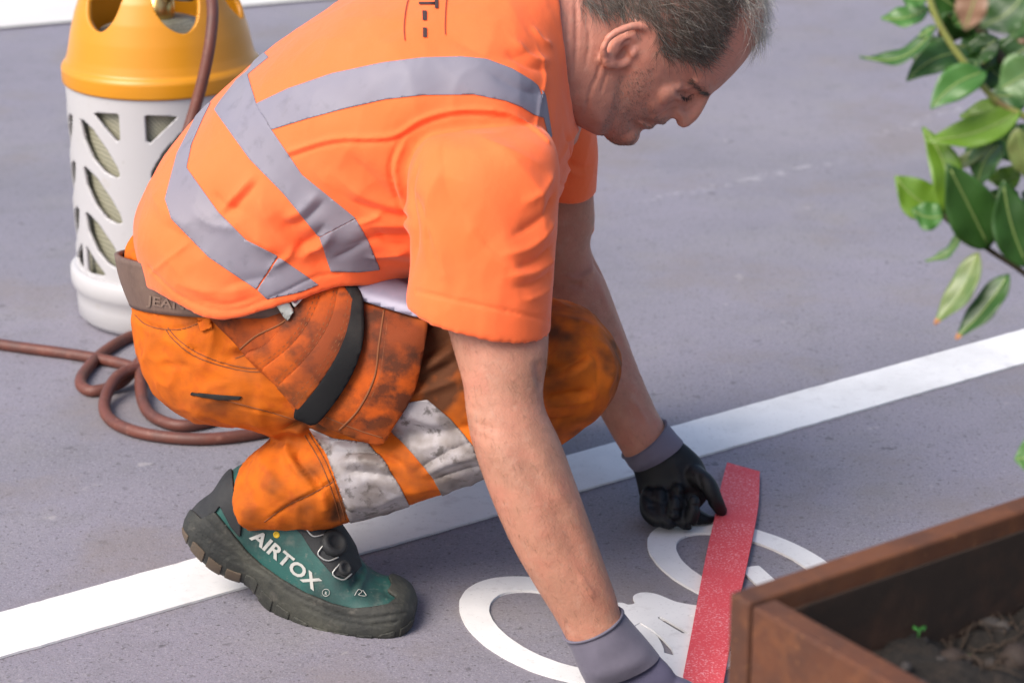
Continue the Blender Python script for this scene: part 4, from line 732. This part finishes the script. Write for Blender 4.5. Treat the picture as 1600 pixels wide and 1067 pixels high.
PS = [
  # knee folds
  ([(848, 585), (885, 570), (925, 545)], .006, -.0055), ([(848, 600), (890, 588), (930, 560)], .007, .005), ([(848, 622), (890, 616), (925, 612)], .005, -.0050), ([(848, 634), (890, 630), (930, 622)], .006, .0040), ([(850, 655), (880, 655), (905, 650)], .005, -.003), ([(935, 530), (955, 565), (950, 610)], .010, .0035), ([(920, 540), (936, 570), (932, 610)], .008, -.003),
  # thigh folds
  ([(640, 600), (690, 575), (720, 560)], .006, -.0055), ([(660, 580), (700, 555), (716, 540)], .007, .0050), ([(655, 560), (690, 535), (712, 520)], .006, -.005), ([(665, 525), (695, 500), (705, 490)], .007, .004), ([(630, 620), (680, 605), (722, 590)], .006, .0045),
  # crook of the knee
  ([(440, 676), (475, 664), (500, 662), (560, 668)], .006, -.0120), ([(470, 660), (490, 690), (520, 700)], .006, -.005),
  # cuff folds and seams
  ([(455, 680), (450, 710), (475, 745), (500, 775)], .006, .0065), ([(468, 690), (466, 715), (492, 750), (515, 772)], .0055, -.0060), ([(415, 815), (450, 790), (490, 770), (530, 745)], .0022, -.0026), ([(413, 810), (448, 784), (488, 764), (528, 739)], .0024, .0016), ([(480, 672), (508, 715), (528, 760), (545, 812)], .0022, -.0024, 0), ([(400, 700), (420, 740), (460, 790)], .012, .0040), ([(375, 745), (400, 790), (420, 815)], .008, -.003), ([(515, 760), (528, 790), (530, 815)], .005, -.0045), ([(503, 770), (512, 800)], .005, .004),
  # shin folds
  ([(520, 708), (570, 705), (610, 715), (640, 740)], .005, -.0048), ([(530, 722), (580, 722), (620, 738)], .0045, .0042), ([(540, 735), (590, 740), (625, 748)], .004, -.0036), ([(650, 735), (700, 705), (740, 690)], .0035, -.003), ([(655, 745), (700, 722), (750, 710)], .004, .0034), ([(670, 752), (710, 738), (755, 725)], .0035, -.003),
  # seat
  ([(225, 505), (262, 525), (320, 555), (390, 583), (420, 582)], .0022, -.0022), ([(262, 520), (290, 545), (330, 560), (400, 576)], .0022, .0016), ([(212, 495), (240, 512), (280, 515), (318, 500)], .0026, -.0026, 0), ([(250, 570), (300, 572)], .004, -.002), ([(290, 560), (340, 580), (400, 600)], .012, .003), ([(350, 545), (395, 530), (425, 510)], .008, .004), ([(355, 560), (400, 548), (440, 530)], .007, -.004), ([(340, 625), (400, 640), (455, 650)], .0022, -.002), ([(300, 600), (360, 625), (440, 655)], .01, .002), ([(330, 500), (350, 540), (370, 575)], .008, -.002)]
PN = normals(PV, PF); PV = PV+PN*(.0022*fbm(PV, 8, 3, 2)+.0010*fbm(PV, 26, 3, 8)+.0042*ridged(PV, 12, 3)+.0026*ridged(PV, 28, 8)-.004)[:, None]; PV = relax(PV, PF, 1, .4)
PV = sculpt(PV, PF, [(s[0], s[1], s[2]*1.15, *s[3:]) for s in PS], sharp=True)
PP = proj(PV); nz = fbm(PV, 14, 4, 4); nz2 = fbm(PV, 45, 3, 6)
def blobs(P, L): return np.max([a*np.exp(-(((P[:, 0]-x)**2)/sx**2+((P[:, 1]-y)**2)/sy**2)) for x, y, sx, sy, a in L], axis=0)
dirt = blobs(PP, [(690, 530, 75, 80, 1.0), (700, 610, 60, 40, .7), (880, 500, 70, 40, .6), (962, 560, 34, 80, .45), (870, 600, 60, 70, .35), (890, 668, 80, 30, .6), (440, 690, 35, 30, .45), (525, 790, 20, 34, .7), (480, 735, 34, 18, .5), (470, 790, 50, 24, .4), (430, 740, 26, 50, .35), (420, 560, 50, 36, .35), (480, 660, 50, 16, .8), (330, 630, 60, 16, .3), (640, 740, 30, 40, .4), (400, 800, 30, 20, .15), (300, 505, 40, 10, .2)])
dirt = np.clip(dirt*(1.3+.9*nz+.8*nz2)+.30*np.clip(nz+.5*nz2, 0, 1), 0, .95)
M_TROU = mat('orange_workwear', (.60, .130, .006), .8, var=[(7, 4, (.50, .098, .007), .4, .7, .8), (60, 4, (.46, .075, .010), .52, .72, .6), (20, 5, (.28, .06, .012), .56, .74, .6)], bump=[(900, .3, .0007), (60, .2, .002)], mix=[('dirt', (.070, .028, .013))], spec=.2)
trousers = part('trousers', PV, PF, M_TROU, attrs=dict(dirt=dirt)); PB = bvh(PV, PF)
M_WREF = mat('dirty_reflective_tape', (.34, .315, .33), .55, var=[(16, 5, (.19, .16, .145), .43, .61, .85), (70, 4, (.07, .06, .055), .55, .67, .85), (8, 4, (.13, .105, .095), .47, .64, .8)], bump=[(700, .2, .0006), (50, .2, .002)])
for q in ([(484, 668), (520, 684), (575, 692), (600, 720), (625, 760), (645, 800), (600, 830), (553, 835), (530, 760), (512, 712)], [(607, 668), (622, 645), (640, 628), (668, 624), (705, 655), (738, 695), (772, 760), (700, 790), (675, 744), (645, 708)]):
    v, f = cookie(PV, PF, q, .0002, .0016, extra=(2.70-PV[:, 1])*900); under(obj('reflective_band', v, f, M_WREF), trousers)
M_BLACK = mat('black_webbing', (.008, .008, .009), .75, spec=.2, bump=[(300, .3, .001)], var=[(12, 4, (.03, .027, .025), .5, .75)])
for q in ([(297, 612), (345, 617), (380, 619), (375, 624), (340, 623), (300, 617)],):
    v, f = cookie(PV, PF, q, .0004, .0022, front=True, extra=(2.56-PV[:, 1])*900)
    if len(v): under(obj('loop_tape', v, f, M_BLACK), trousers)
M_SEAM = mat('seam_thread', (.20, .055, .012), .8)
v, f = cookie(PV, PF, [(308, 482), (329, 486), (334, 512), (316, 518)], .0010, .0042, front=True, extra=(2.56-PV[:, 1])*900)
if len(v): under(obj('belt_loop', v, f, M_TROU), trousers)
for pts in ([(211, 492), (226, 506), (252, 514), (285, 514), (318, 502)], [(258, 514), (272, 532), (300, 554), (340, 570), (385, 580), (418, 581)], [(262, 512), (277, 529), (304, 549), (342, 565), (386, 575), (416, 576)], [(413, 815), (448, 790), (490, 770), (528, 748)], [(482, 676), (506, 716), (524, 760), (540, 812)], [(476, 680), (499, 719), (517, 762), (532, 814)], [(340, 622), (385, 634), (430, 646), (462, 656)], [(368, 560), (400, 548), (430, 528)]):
    path = []
    for x, y in catmull(np.array(pts, float), 40):
        h_, n_ = hit(PB, x, y)
        if h_ is not None and (not path or np.linalg.norm(h_-path[-1]) < .03): path.append(h_)
    if len(path) > 4: V, F = tube(path, .0008, 6); under(obj('seam', V, F, M_SEAM), trousers)
# belt with lettering
M_BELT = mat('worn_leather', (.16, .10, .075), .6, var=[(20, 5, (.10, .062, .048), .45, .7), (90, 4, (.22, .15, .12), .6, .75, .6)], bump=[(140, .3, .0015)])
rowsb = [(186, 393, 655, 425, 2.635, .172), (191, 420, 652, 440, 2.635, .174), (199, 445, 650, 455, 2.635, .175), (209, 470, 648, 470, 2.635, .174)]
BELT = [pring(*r, N=96) for r in catmull(np.array([[*s[:5], 0, s[5], -.041, 2.02] for s in rowsb], float), 12)]
v, f = skin_rings(BELT, cap=False); v, f = thicken(v, np.array(f), -.004, .0015); belt = part('belt', v, f, M_BELT)
# ------------------------------------------------------------------ tool pockets hanging at the hip
gx_, gy_ = np.arange(310, 711, 12), np.arange(420, 721, 12); GY = np.full((len(gy_), len(gx_)), np.nan)
for j_, y_ in enumerate(gy_):
    for i_, x_ in enumerate(gx_):
        h_ = hit(PB, x_, y_)[0]
        if h_ is not None: GY[j_, i_] = h_[1]
GY = np.where(np.isnan(GY), 2.50, GY); g0 = GY.copy()
for a_ in range(-3, 4):
    for b_ in range(-3, 4): GY = np.minimum(GY, np.roll(np.roll(np.pad(g0, 4, mode='edge'), a_, 0), b_, 1)[4:-4, 4:-4])
for _ in range(4): pd = np.pad(GY, 1, mode='edge'); GY = (pd[:-2, 1:-1]+pd[2:, 1:-1]+pd[1:-1, :-2]+pd[1:-1, 2:]+pd[1:-1, 1:-1]*2)/6
def Yp(px, py):
    i = min(len(gx_)-1.001, max(0, (px-310)/12)); j = min(len(gy_)-1.001, max(0, (py-420)/12)); a, b = int(i), int(j); u, v = i-a, j-b
    return float(GY[b, a]*(1-u)*(1-v)+GY[b, a+1]*u*(1-v)+GY[b+1, a]*(1-u)*v+GY[b+1, a+1]*u*v)
M_POCK = mat('stained_pocket_cloth', (.50, .088, .010), .8, var=[(9, 5, (.17, .038, .013), .38, .57, .9), (26, 5, (.055, .022, .013), .46, .62, .85), (5, 3, (.72, .16, .012), .5, .7, .7)], bump=[(700, .35, .0008), (40, .3, .003)], spec=.2)
M_SEAM = mat('seam_thread', (.20, .065, .02), .8)
rear = [(322, 486), (380, 480), (430, 470), (478, 448), (512, 436), (540, 440), (552, 470), (548, 520), (530, 570), (500, 620), (470, 652), (440, 612), (395, 570), (365, 535), (338, 508)]
v, f = patch(rear, lambda x, y: Yp(x, y)+.002, .05, bulge=.012); pk = part('tool_pocket', v, f, M_POCK, label='stained orange pocket with rows of stitching behind the black strap')
front = [(556, 470), (600, 478), (652, 494), (668, 500), (660, 560), (645, 618), (612, 672), (600, 692), (585, 695), (540, 680), (494, 656), (520, 610), (548, 560), (556, 515)]
v, f = patch(front, lambda x, y: Yp(x, y)-.003, .045, bulge=.012); pk2 = part('tool_pocket', v, f, M_POCK, label='stained orange pocket hanging in front of the black strap')
strap = [(538, 436), (562, 455), (568, 490), (566, 540), (548, 590), (515, 640), (492, 664), (474, 660), (458, 648), (490, 612), (520, 565), (538, 515), (544, 470)]
v, f = patch(strap, lambda x, y: Yp(x, y)-.017, .012, bulge=.0012, blen=5); part('pocket_strap', v, f, M_BLACK)
def ridge(pts, Yo, r, m, par, name):
    c_ = catmull(np.array(pts, float), 30); path = [at(x, y, Yp(x, y)+Yo) for x, y in c_]; V, F = tube(path, r, 6); under(obj(name, V, F, m), par)
RB = bvh(pk.data.vertices and np.array([v.co[:] for v in pk.data.vertices]), [tuple(p.vertices) for p in pk.data.polygons]); RB2 = bvh(np.array([v.co[:] for v in pk2.data.vertices]), [tuple(p.vertices) for p in pk2.data.polygons])
def seam(B, pts, r, m, par, name='seam', off=.0):
    path = []
    for x, y in catmull(np.array(pts, float), 36):
        h_, n_ = hit(B, x, y)
        if h_ is not None: path.append(h_+n_*off)
    if len(path) > 3: V, F = tube(path, r, 6); under(obj(name, V, F, m), par)
pl_ = [np.array(c, float) for c in ([(478, 450), (448, 500), (415, 540), (380, 556)], [(508, 440), (488, 495), (455, 540), (408, 578)], [(530, 442), (516, 502), (482, 556), (432, 606)], [(552, 462), (538, 525), (505, 582), (462, 640)])]
for k_ in range(3):             # three overlapping pleats, each with two rows of stitching
    a_, b_ = catmull(pl_[k_], 12), catmull(pl_[k_+1]+np.array([4, 3]), 12)
    v, f = patch(np.vstack([a_, b_[::-1]]), lambda x, y: Yp(x, y)-.0125-.0022*k_, .012, step=5, bulge=.0022, blen=9, smooth=False); po = under(obj('pleat', v, f, M_POCK), pk)
    PBk = bvh(v, f)
    for e_ in (.62, .80):
        c2 = a_*(1-e_)+b_*e_
        for n_ in range(0, 36, 2):
            seg_ = catmull(c2, 37)[n_:n_+2]; hh = [hit(PBk, *s) for s in seg_]
            if all(h[0] is not None for h in hh): st_.append(tube([h[0]+h[1]*.0004 for h in hh], .0007, 4)) if 'st_' in globals() else globals().__setitem__('st_', [tube([h[0]+h[1]*.0004 for h in hh], .0007, 4)])
V, F = join(st_); o = under(obj('stitching', V, F, M_SEAM), pk); o['kind'] = 'stuff'
seam(RB, [(372, 548), (400, 525), (440, 505), (470, 478)], .0012, M_SEAM, pk)
seam(RB2, [(600, 485), (592, 540), (585, 590), (560, 640), (530, 672)], .0012, M_SEAM, pk2); seam(RB2, [(607, 487), (600, 542), (592, 592), (567, 643), (537, 675)], .0007, M_SEAM, pk2, 'seam', .0006); seam(RB2, [(598, 684), (560, 672), (505, 650)], .0009, M_SEAM, pk2, 'seam', .0004)
M_LIN = mat('pale_flap', (.21, .205, .28), .45, var=[(10, 4, (.36, .30, .40), .5, .72, .7)], bump=[(500, .15, .0006)], metal=.15)
v, f = patch([(558, 424), (580, 424), (606, 428), (640, 450), (672, 470), (662, 490), (654, 496), (610, 484), (575, 473), (556, 466), (547, 456), (549, 440)], lambda x, y: Yp(x, y)-.010, .03, bulge=.006, blen=14); part('pocket_flap', v, f, M_LIN, label='pale lavender reflective flap between the shirt and the tool pocket')
# folding knife in the pocket
kb = tag(empty('folding_knife', tuple(at(455, 475, 2.44))), 'small metal tool with a red and white tag tucked in the hip pocket', 'tool')
M_TAG = mat('white_tag', (.42, .41, .40), .5); M_TAGR = mat('red_tag', (.13, .03, .045), .5)
M_STEELW = mat('scratched_metal', (.42, .42, .38), .45, metal=.7, var=[(60, 4, (.22, .22, .2), .5, .7)], bump=[(160, .4, .0015)])
for nm, q, dy, m in (('body', [(431, 476), (447, 464), (459, 487), (450, 502), (443, 496)], -.017, M_STEELW), ('tag', [(449, 462), (463, 451), (474, 466), (460, 481)], -.0185, M_TAG), ('tag_print', [(453, 464), (461, 457), (469, 466), (460, 475)], -.0205, M_TAGR)):
    v, f = patch(q, lambda x, y: Yp(x, y)+dy, .006 if nm != 'tag_print' else .002, step=3, bulge=.001, smooth=False); adopt(obj(nm, v, f, m), kb)
# ------------------------------------------------------------------ shoes
SHOE = [(296, 803, 297, 832, 2.545, .018), (308, 788, 312, 852, 2.543, .034), (330, 772, 338, 878, 2.54, .040), (356, 738, 366, 894, 2.535, .042), (392, 722, 396, 906, 2.528, .042), (440, 735, 420, 938, 2.518, .042), (500, 785, 452, 962, 2.505, .045), (540, 838, 492, 984, 2.492, .049), (566, 880, 530, 995, 2.484, .051), (590, 898, 562, 998, 2.476, .051), (616, 905, 596, 997, 2.47, .048), (636, 918, 624, 990, 2.464, .040), (645, 938, 641, 972, 2.46, .024)]
def foot_d(s): return (*s[:5], (-.28*s[5]*.0+.10*s[5], s[5], 0))
shoe_raw = limb([foot_d(s) for s in SHOE], n=70, N=48, p=2.6)
QV, QF = remesh([shoe_raw], .0026, 3, .5)
QV = sculpt(QV, QF, [([(550, 872), (570, 890), (560, 920), (545, 935)], .005, .0030), ([(540, 880), (556, 900), (548, 925)], .004, -.0026), ([(600, 912), (606, 930), (618, 935), (612, 945)], .0025, -.0012), ([(385, 780), (400, 830)], .004, -.001)])
QV[:, 2] = np.maximum(QV[:, 2], .0015)  # rests on the ground; QN = normals(QV, QF)
M_UP = mat('green_shoe_upper', (.014, .085, .074), .6, var=[(14, 5, (.012, .035, .034), .42, .62, .85), (50, 5, (.09, .11, .095), .55, .72, .6), (130, 4, (.16, .17, .15), .62, .72, .5)], bump=[(500, .3, .0008)])
M_SOLE = mat('dusty_black_rubber', (.022, .023, .021), .75, var=[(10, 5, (.060, .060, .046), .45, .68, .85), (60, 5, (.11, .10, .085), .57, .72, .6), (25, 5, (.014, .016, .015), .5, .65, .7)], bump=[(160, .5, .002), (40, .4, .004)])
M_BROWN = mat('tan_outsole', (.095, .068, .046), .8, var=[(30, 4, (.08, .065, .05), .5, .7)], bump=[(120, .3, .002)]); M_BLK = mat('black_mesh_fabric', (.014, .015, .017), .7, bump=[(900, .4, .0008)], var=[(18, 4, (.03, .03, .03), .5, .7)])
shoe = part('safety_shoe', QV, QF, M_UP, label='green shoe with dusty black sole, heel lifted off the ground'); QB = bvh(QV, QF)
SOLE = [(285, 800), (300, 797), (318, 812), (338, 800), (350, 815), (368, 838), (388, 862), (410, 882), (440, 903), (478, 925), (520, 942), (552, 950), (580, 950), (606, 946), (640, 944), (660, 960), (660, 1015), (540, 1015), (440, 970), (330, 900), (285, 840)]
v, f = cookie(QV, QF, SOLE, -.001, .0045, smooth=0); sN = np.asarray(v); P_ = proj(sN)
for gp, wd_ in (([(296, 812), (330, 846), (370, 870), (410, 893), (450, 922), (500, 948), (560, 966), (630, 958)], 2.6), ([(325, 815), (362, 850), (395, 878), (430, 902), (480, 930)], 2.0), ([(470, 945), (520, 966), (570, 976), (620, 972)], 2.0), ([(300, 826), (340, 862), (380, 882)], 2.0)):
    d_, _t = seg_dist(np.c_[P_, np.zeros(len(P_))], np.c_[catmull(np.array(gp, float), 40), np.zeros(40)]); vd_ = sN-CP; vd_ /= np.linalg.norm(vd_, axis=1)[:, None]; sN = sN+vd_*(.0024*np.exp(-(d_/wd_)**2))[:, None]*(sN[:, 1] < 2.52)[:, None]
under(obj('sole', sN, f, M_SOLE), shoe)
lo_ = catmull(np.array([(288, 812), (294, 828), (312, 848), (340, 874), (368, 888), (398, 898), (420, 925), (450, 950), (492, 974), (540, 986), (590, 988), (628, 976), (646, 955)], float), 160); lo2 = lo_+np.array([-9, 34.])
for k_ in range(13):            # tread lugs along the outsole
    a0_, a1_ = int(k_*12.2)+1, int(k_*12.2)+11
    v, f = cookie(QV, QF, np.vstack([lo_[a0_:a1_], lo2[a0_:a1_][::-1]]),   .0038, .0056)
    if len(v): under(obj('tread_lug', v, f, M_BROWN if k_ < 4 else M_SOLE), shoe)
for gp in ([(300, 815), (330, 846), (370, 872), (410, 895), (450, 925), (500, 950), (560, 968), (620, 962)], [(330, 815), (362, 848), (395, 876), (430, 900)], [(440, 915), (480, 938), (530, 955), (590, 960), (640, 950)]): pass
v, f = cookie(QV, QF, [(607, 903), (612, 914), (606, 926), (618, 934), (606, 946), (592, 950), (640, 955), (665, 950), (660, 900), (625, 895)], .0, .0042); under(obj('toe_cap', v, f, M_SOLE), shoe)
v, f = cookie(QV, QF, [(340, 740), (364, 735), (368, 780), (378, 822), (376, 838), (362, 822), (345, 790), (338, 800), (318, 812), (300, 797), (310, 780)], .0, .003); under(obj('heel_counter', v, f, M_BLK), shoe)
v, f = cookie(QV, QF, [(430, 735), (470, 740), (520, 790), (552, 850), (563, 885), (545, 905), (520, 898), (505, 880), (488, 860), (472, 835), (455, 818), (420, 815), (380, 760)], .0, .003, extra=(QV[:, 1]-2.40)*900); under(obj('tongue', v, f, M_BLK), shoe)
for s in range(8):
    x = 306+s*14 if s < 4 else 420+(s-4)*34; 
def shoe_tube(pts, r, m, nm, off=.002):
    path = []
    for x, y in catmull(np.array(pts, float), 30):
        h_, n_ = hit(QB, x, y)
        if h_ is not None: path.append(h_+n_*off)
    if len(path) > 3: V, F = tube(path, r, 6); under(obj(nm, V, F, m), shoe)
M_WIRE = mat('lace_wire', (.45, .45, .43), .4, metal=.6)
shoe_tube([(476, 824), (482, 818), (500, 818), (516, 822)], .0009, M_WIRE, 'lace', .004); shoe_tube([(478, 826), (490, 838), (505, 836)], .0009, M_WIRE, 'lace', .004); shoe_tube([(506, 850), (498, 865), (512, 876), (526, 872)], .0009, M_WIRE, 'lace', .005); shoe_tube([(528, 882), (520, 896), (534, 906), (545, 898)], .0009, M_WIRE, 'lace', .005)
h_, n_ = hit(QB, 520, 850)
def disc(c, n, r, h, N=24, name='lace_dial', m=M_BLK):
    n = n/np.linalg.norm(n); u = np.cross(n, [0, 0, 1.]); u /= np.linalg.norm(u); w_ = np.cross(n, u); rings = []
    for rr, hh in ((r, -.004), (r, h*.7), (r*.88, h), (r*.55, h), (r*.5, h*.8)): rings.append(np.array([c+n*hh+u*math.cos(t)*rr*(1+.03*math.cos(12*t))+w_*math.sin(t)*rr*(1+.03*math.cos(12*t)) for t in np.linspace(0, 2*math.pi, N, endpoint=False)]))
    V, F = skin_rings(rings); return under(obj(name, V, F, m), shoe)
if h_ is not None: disc(h_, n_*.7+np.array([.2, -.5, .5])*.4, .016, .009)
h_, n_ = hit(QB, 536, 888)
if h_ is not None: disc(h_, n_, .009, .006, name='lace_guide')
M_LET = mat('silver_lettering', (.42, .42, .39), .5, var=[(60, 4, (.3, .3, .28), .5, .7)])
tv, tf = text_mesh('AIRTOX', .03); wd = tv[:, 0].max(); O = np.array([389, 840.]); ex = np.array([102, 83.]); ey = np.array([-14, -19.])*.0+np.array([11, -18.])
P2 = np.array([O+ex*(a/wd)+ey*b+np.array([3, 2])*b for a, b in tv]); v, f = print_on(QB, P2, tf, .0012); under(obj('lettering', v, f, M_LET), shoe)
tv, tf = text_mesh('R', .03); P2 = np.array([np.array([508, 928.])+np.array([4.0, 1.2])*a+np.array([.8, -5])*b for a, b in tv]); v, f = print_on(QB, P2, tf, .0012)
if len(v): under(obj('lettering', v, f, M_LET), shoe)
shoe_tube([(510+5.5*math.cos(t), 925+5.5*math.sin(t)) for t in np.linspace(0, 6.28, 14)], .0004, M_LET, 'lettering', .0012)
shoe_tube([(554, 930), (560, 921), (565, 924), (560, 929), (572, 931), (566, 922)], .0005, M_LET, 'emblem', .001)
shoe_tube([(365, 783), (372, 796), (382, 811)], .0016, M_LET, 'side_mark', .0008)
M_YDOT = mat('yellow_badge', (.62, .40, .01), .5); h_, n_ = hit(QB, 432, 835)
if h_ is not None: disc(h_, n_, .0040, .0008, name='badge', m=M_YDOT)
# other shoe, behind
c_ = np.array([-.32, 3.0, 0]); prof = [(0, .03, .018, .05), (.03, .10, .032, .085), (.08, .13, .038, .10), (.14, .10, .042, .075), (.20, .065, .046, .05), (.25, .05, .044, .04), (.285, .032, .03, .025)]
rings = []
for x, top, hw, _ in prof:
    lift = .07*max(0, 1-x/.17)**1.3; rings.append(np.array([c_+np.array([x*.97+.0, hw*math.cos(t)-.1*x, lift+.004+(top if math.sin(t) > 0 else 0)*abs(math.sin(t))**.7+(.0 if math.sin(t) > 0 else 0)]) for t in np.linspace(0, 2*math.pi, 28, endpoint=False)]))
v, f = skin_rings(rings); part('safety_shoe', v, f, M_UP, label='other shoe, hidden behind the near leg')
# ------------------------------------------------------------------ gloves
M_GB = mat('black_glove_coating', (.007, .008, .010), .5, spec=.3, bump=[(900, .3, .0006), (90, .2, .002)], var=[(20, 4, (.013, .013, .015), .5, .7)])
M_GK = mat('grey_knit_cuff', (.14, .128, .17), .85, bump=[(1200, .4, .0008)], var=[(15, 4, (.10, .092, .125), .45, .7)], sheen=.15)
M_GP = mat('purple_grey_knit', (.075, .07, .12), .85, bump=[(1100, .4, .0008)], var=[(12, 4, (.055, .05, .095), .45, .7)], sheen=.15)
def p3(x, y, Y, r): return (*at(x, y, Y), r)
gl = [limb([(984, 724, 1056, 682, 2.767), (990, 738, 1078, 700, 2.764), (994, 752, 1096, 718, 2.762), (999, 775, 1106, 742, 2.755), (1006, 795, 1108, 770, 2.75), (1020, 806, 1095, 790, 2.745), (1035, 808, 1075, 800, 2.74)], n=30, ratio=.5, N=32),
  chain([p3(1012, 775, 2.735, .011), p3(1014, 800, 2.715, .0105), p3(1030, 812, 2.705, .0098), p3(1042, 800, 2.712, .0085)]),
  chain([p3(1030, 775, 2.73, .011), p3(1034, 806, 2.708, .0104), p3(1048, 815, 2.70, .0096), p3(1054, 800, 2.702, .009), p3(1054, 785, 2.708, .0082)]),
  chain([p3(1058, 770, 2.73, .011), p3(1064, 806, 2.708, .0104), p3(1076, 817, 2.70, .0096), p3(1083, 800, 2.70, .009), p3(1084, 783, 2.706, .0084)]),
  chain([p3(1086, 742, 2.745, .0135), p3(1106, 758, 2.728, .0118), p3(1117, 780, 2.722, .0102), p3(1127, 798, 2.732, .0078)]),
  chain([p3(1062, 792, 2.735, .013), p3(1082, 806, 2.730, .0125), p3(1098, 814, 2.730, .0115), p3(1110, 816, 2.737, .0092)])]
GV, GF = remesh(gl, .0022, 3, .5); GV = sculpt(GV, GF, [([(1045, 760), (1060, 772), (1092, 770)], .005, -.004), ([(1000, 770), (1030, 785), (1045, 780)], .0035, -.0018), ([(1090, 740), (1096, 765)], .003, -.0022), ([(1010, 790), (1030, 792)], .003, -.0016), ([(1100, 785), (1112, 780)], .002, -.0012), ([(1050, 715), (1062, 745), (1060, 765)], .006, .0016)]); GV[:, 2] = np.maximum(GV[:, 2], .006)
glove = part('work_glove', GV, GF, M_GB, label='black coated glove with grey cuff gripping the red strip')
def cuff(st, m, par, nm, roll):
    rows = [[*s[:5], 0, (np.linalg.norm(at(s[0], s[1], s[4])-at(s[2], s[3], s[4]))/2)*s[5], 0, 2.0] for s in st]; rows = catmull(np.array(rows, float), 24); rings = [pring(*r, N=40) for r in rows]; c = rings[0].mean(0)
    rings = [c+(rings[0]-c)*.86+(rings[4].mean(0)-c)*.9, c+(rings[0]-c)*.92, c+(rings[0]-c)*(1+roll*.5)-(rings[3].mean(0)-c)*.3, c+(rings[0]-c)*(1+roll)]+rings
    V, F = skin_rings(rings, cap=False); V = V+normals(V, np.array(F))*(.0007*fbm(V, 40, 3))[:, None]; under(obj(nm, V, F, m), par)
cuff([(972, 712, 1042, 660, 2.771, .92), (977, 720, 1049, 669, 2.77, .93), (982, 727, 1057, 678, 2.768, .9), (988, 733, 1068, 689, 2.766, .75)], M_GK, glove, 'cuff', .05)
gl = [limb([(905, 1040, 1005, 1000, 2.257), (914, 1066, 1030, 1024, 2.252), (928, 1098, 1052, 1048, 2.245), (945, 1125, 1068, 1080, 2.24), (970, 1145, 1076, 1108, 2.235)], n=26, ratio=.42, N=32)]
for k, (x0, y0, x1, y1, x2, y2) in enumerate([(1050, 1070, 1076, 1080, 1094, 1098), (1058, 1092, 1090, 1106, 1108, 1126), (1040, 1112, 1075, 1128, 1096, 1148), (1015, 1128, 1046, 1148, 1066, 1166)]):
    z_ = lambda x, y, z: tuple(gnd(x, y, z)); gl.append(chain([(*z_(x0, y0, .034), .0115), (*z_(x1, y1, .030), .0105), (*z_(x2, y2, .0155), .0085)], n=14))
gl.append(chain([(*gnd(945, 1105, .03), .013), (*gnd(965, 1150, .026), .0115), (*gnd(1000, 1170, .016), .009)], n=14))
GV, GF = remesh(gl, .0024, 3, .5); GV[:, 2] = np.maximum(GV[:, 2], .0052); glove2 = part('work_glove', GV, GF, M_GP, label='purple grey knitted glove pressing the near end of the strip')
cuff([(881, 994, 973, 957, 2.262, .95), (888, 1006, 984, 970, 2.26, .95), (896, 1026, 1000, 988, 2.258, .92), (905, 1046, 1016, 1006, 2.255, .85), (914, 1066, 1030, 1024, 2.252, .62)], M_GK, glove2, 'cuff', .06)
# belt lettering
BB = bvh(np.array([v.co[:] for v in belt.data.vertices]), [tuple(p.vertices) for p in belt.data.polygons])
tv, tf = text_mesh('JEANS', .015); wd = tv[:, 0].max(); P2 = []
for a, b in tv:
    x = 229+a/wd*72; y0_ = 479+ (a/wd)*16-6*(a/wd)**2; P2.append((x+1.5*b, y0_-19*b))
v, f = print_on(BB, np.array(P2), tf, .0012); M_EMB = mat('embossed_leather', (.21, .14, .105), .55)
if len(v): under(obj('lettering', v, f, M_EMB), belt)
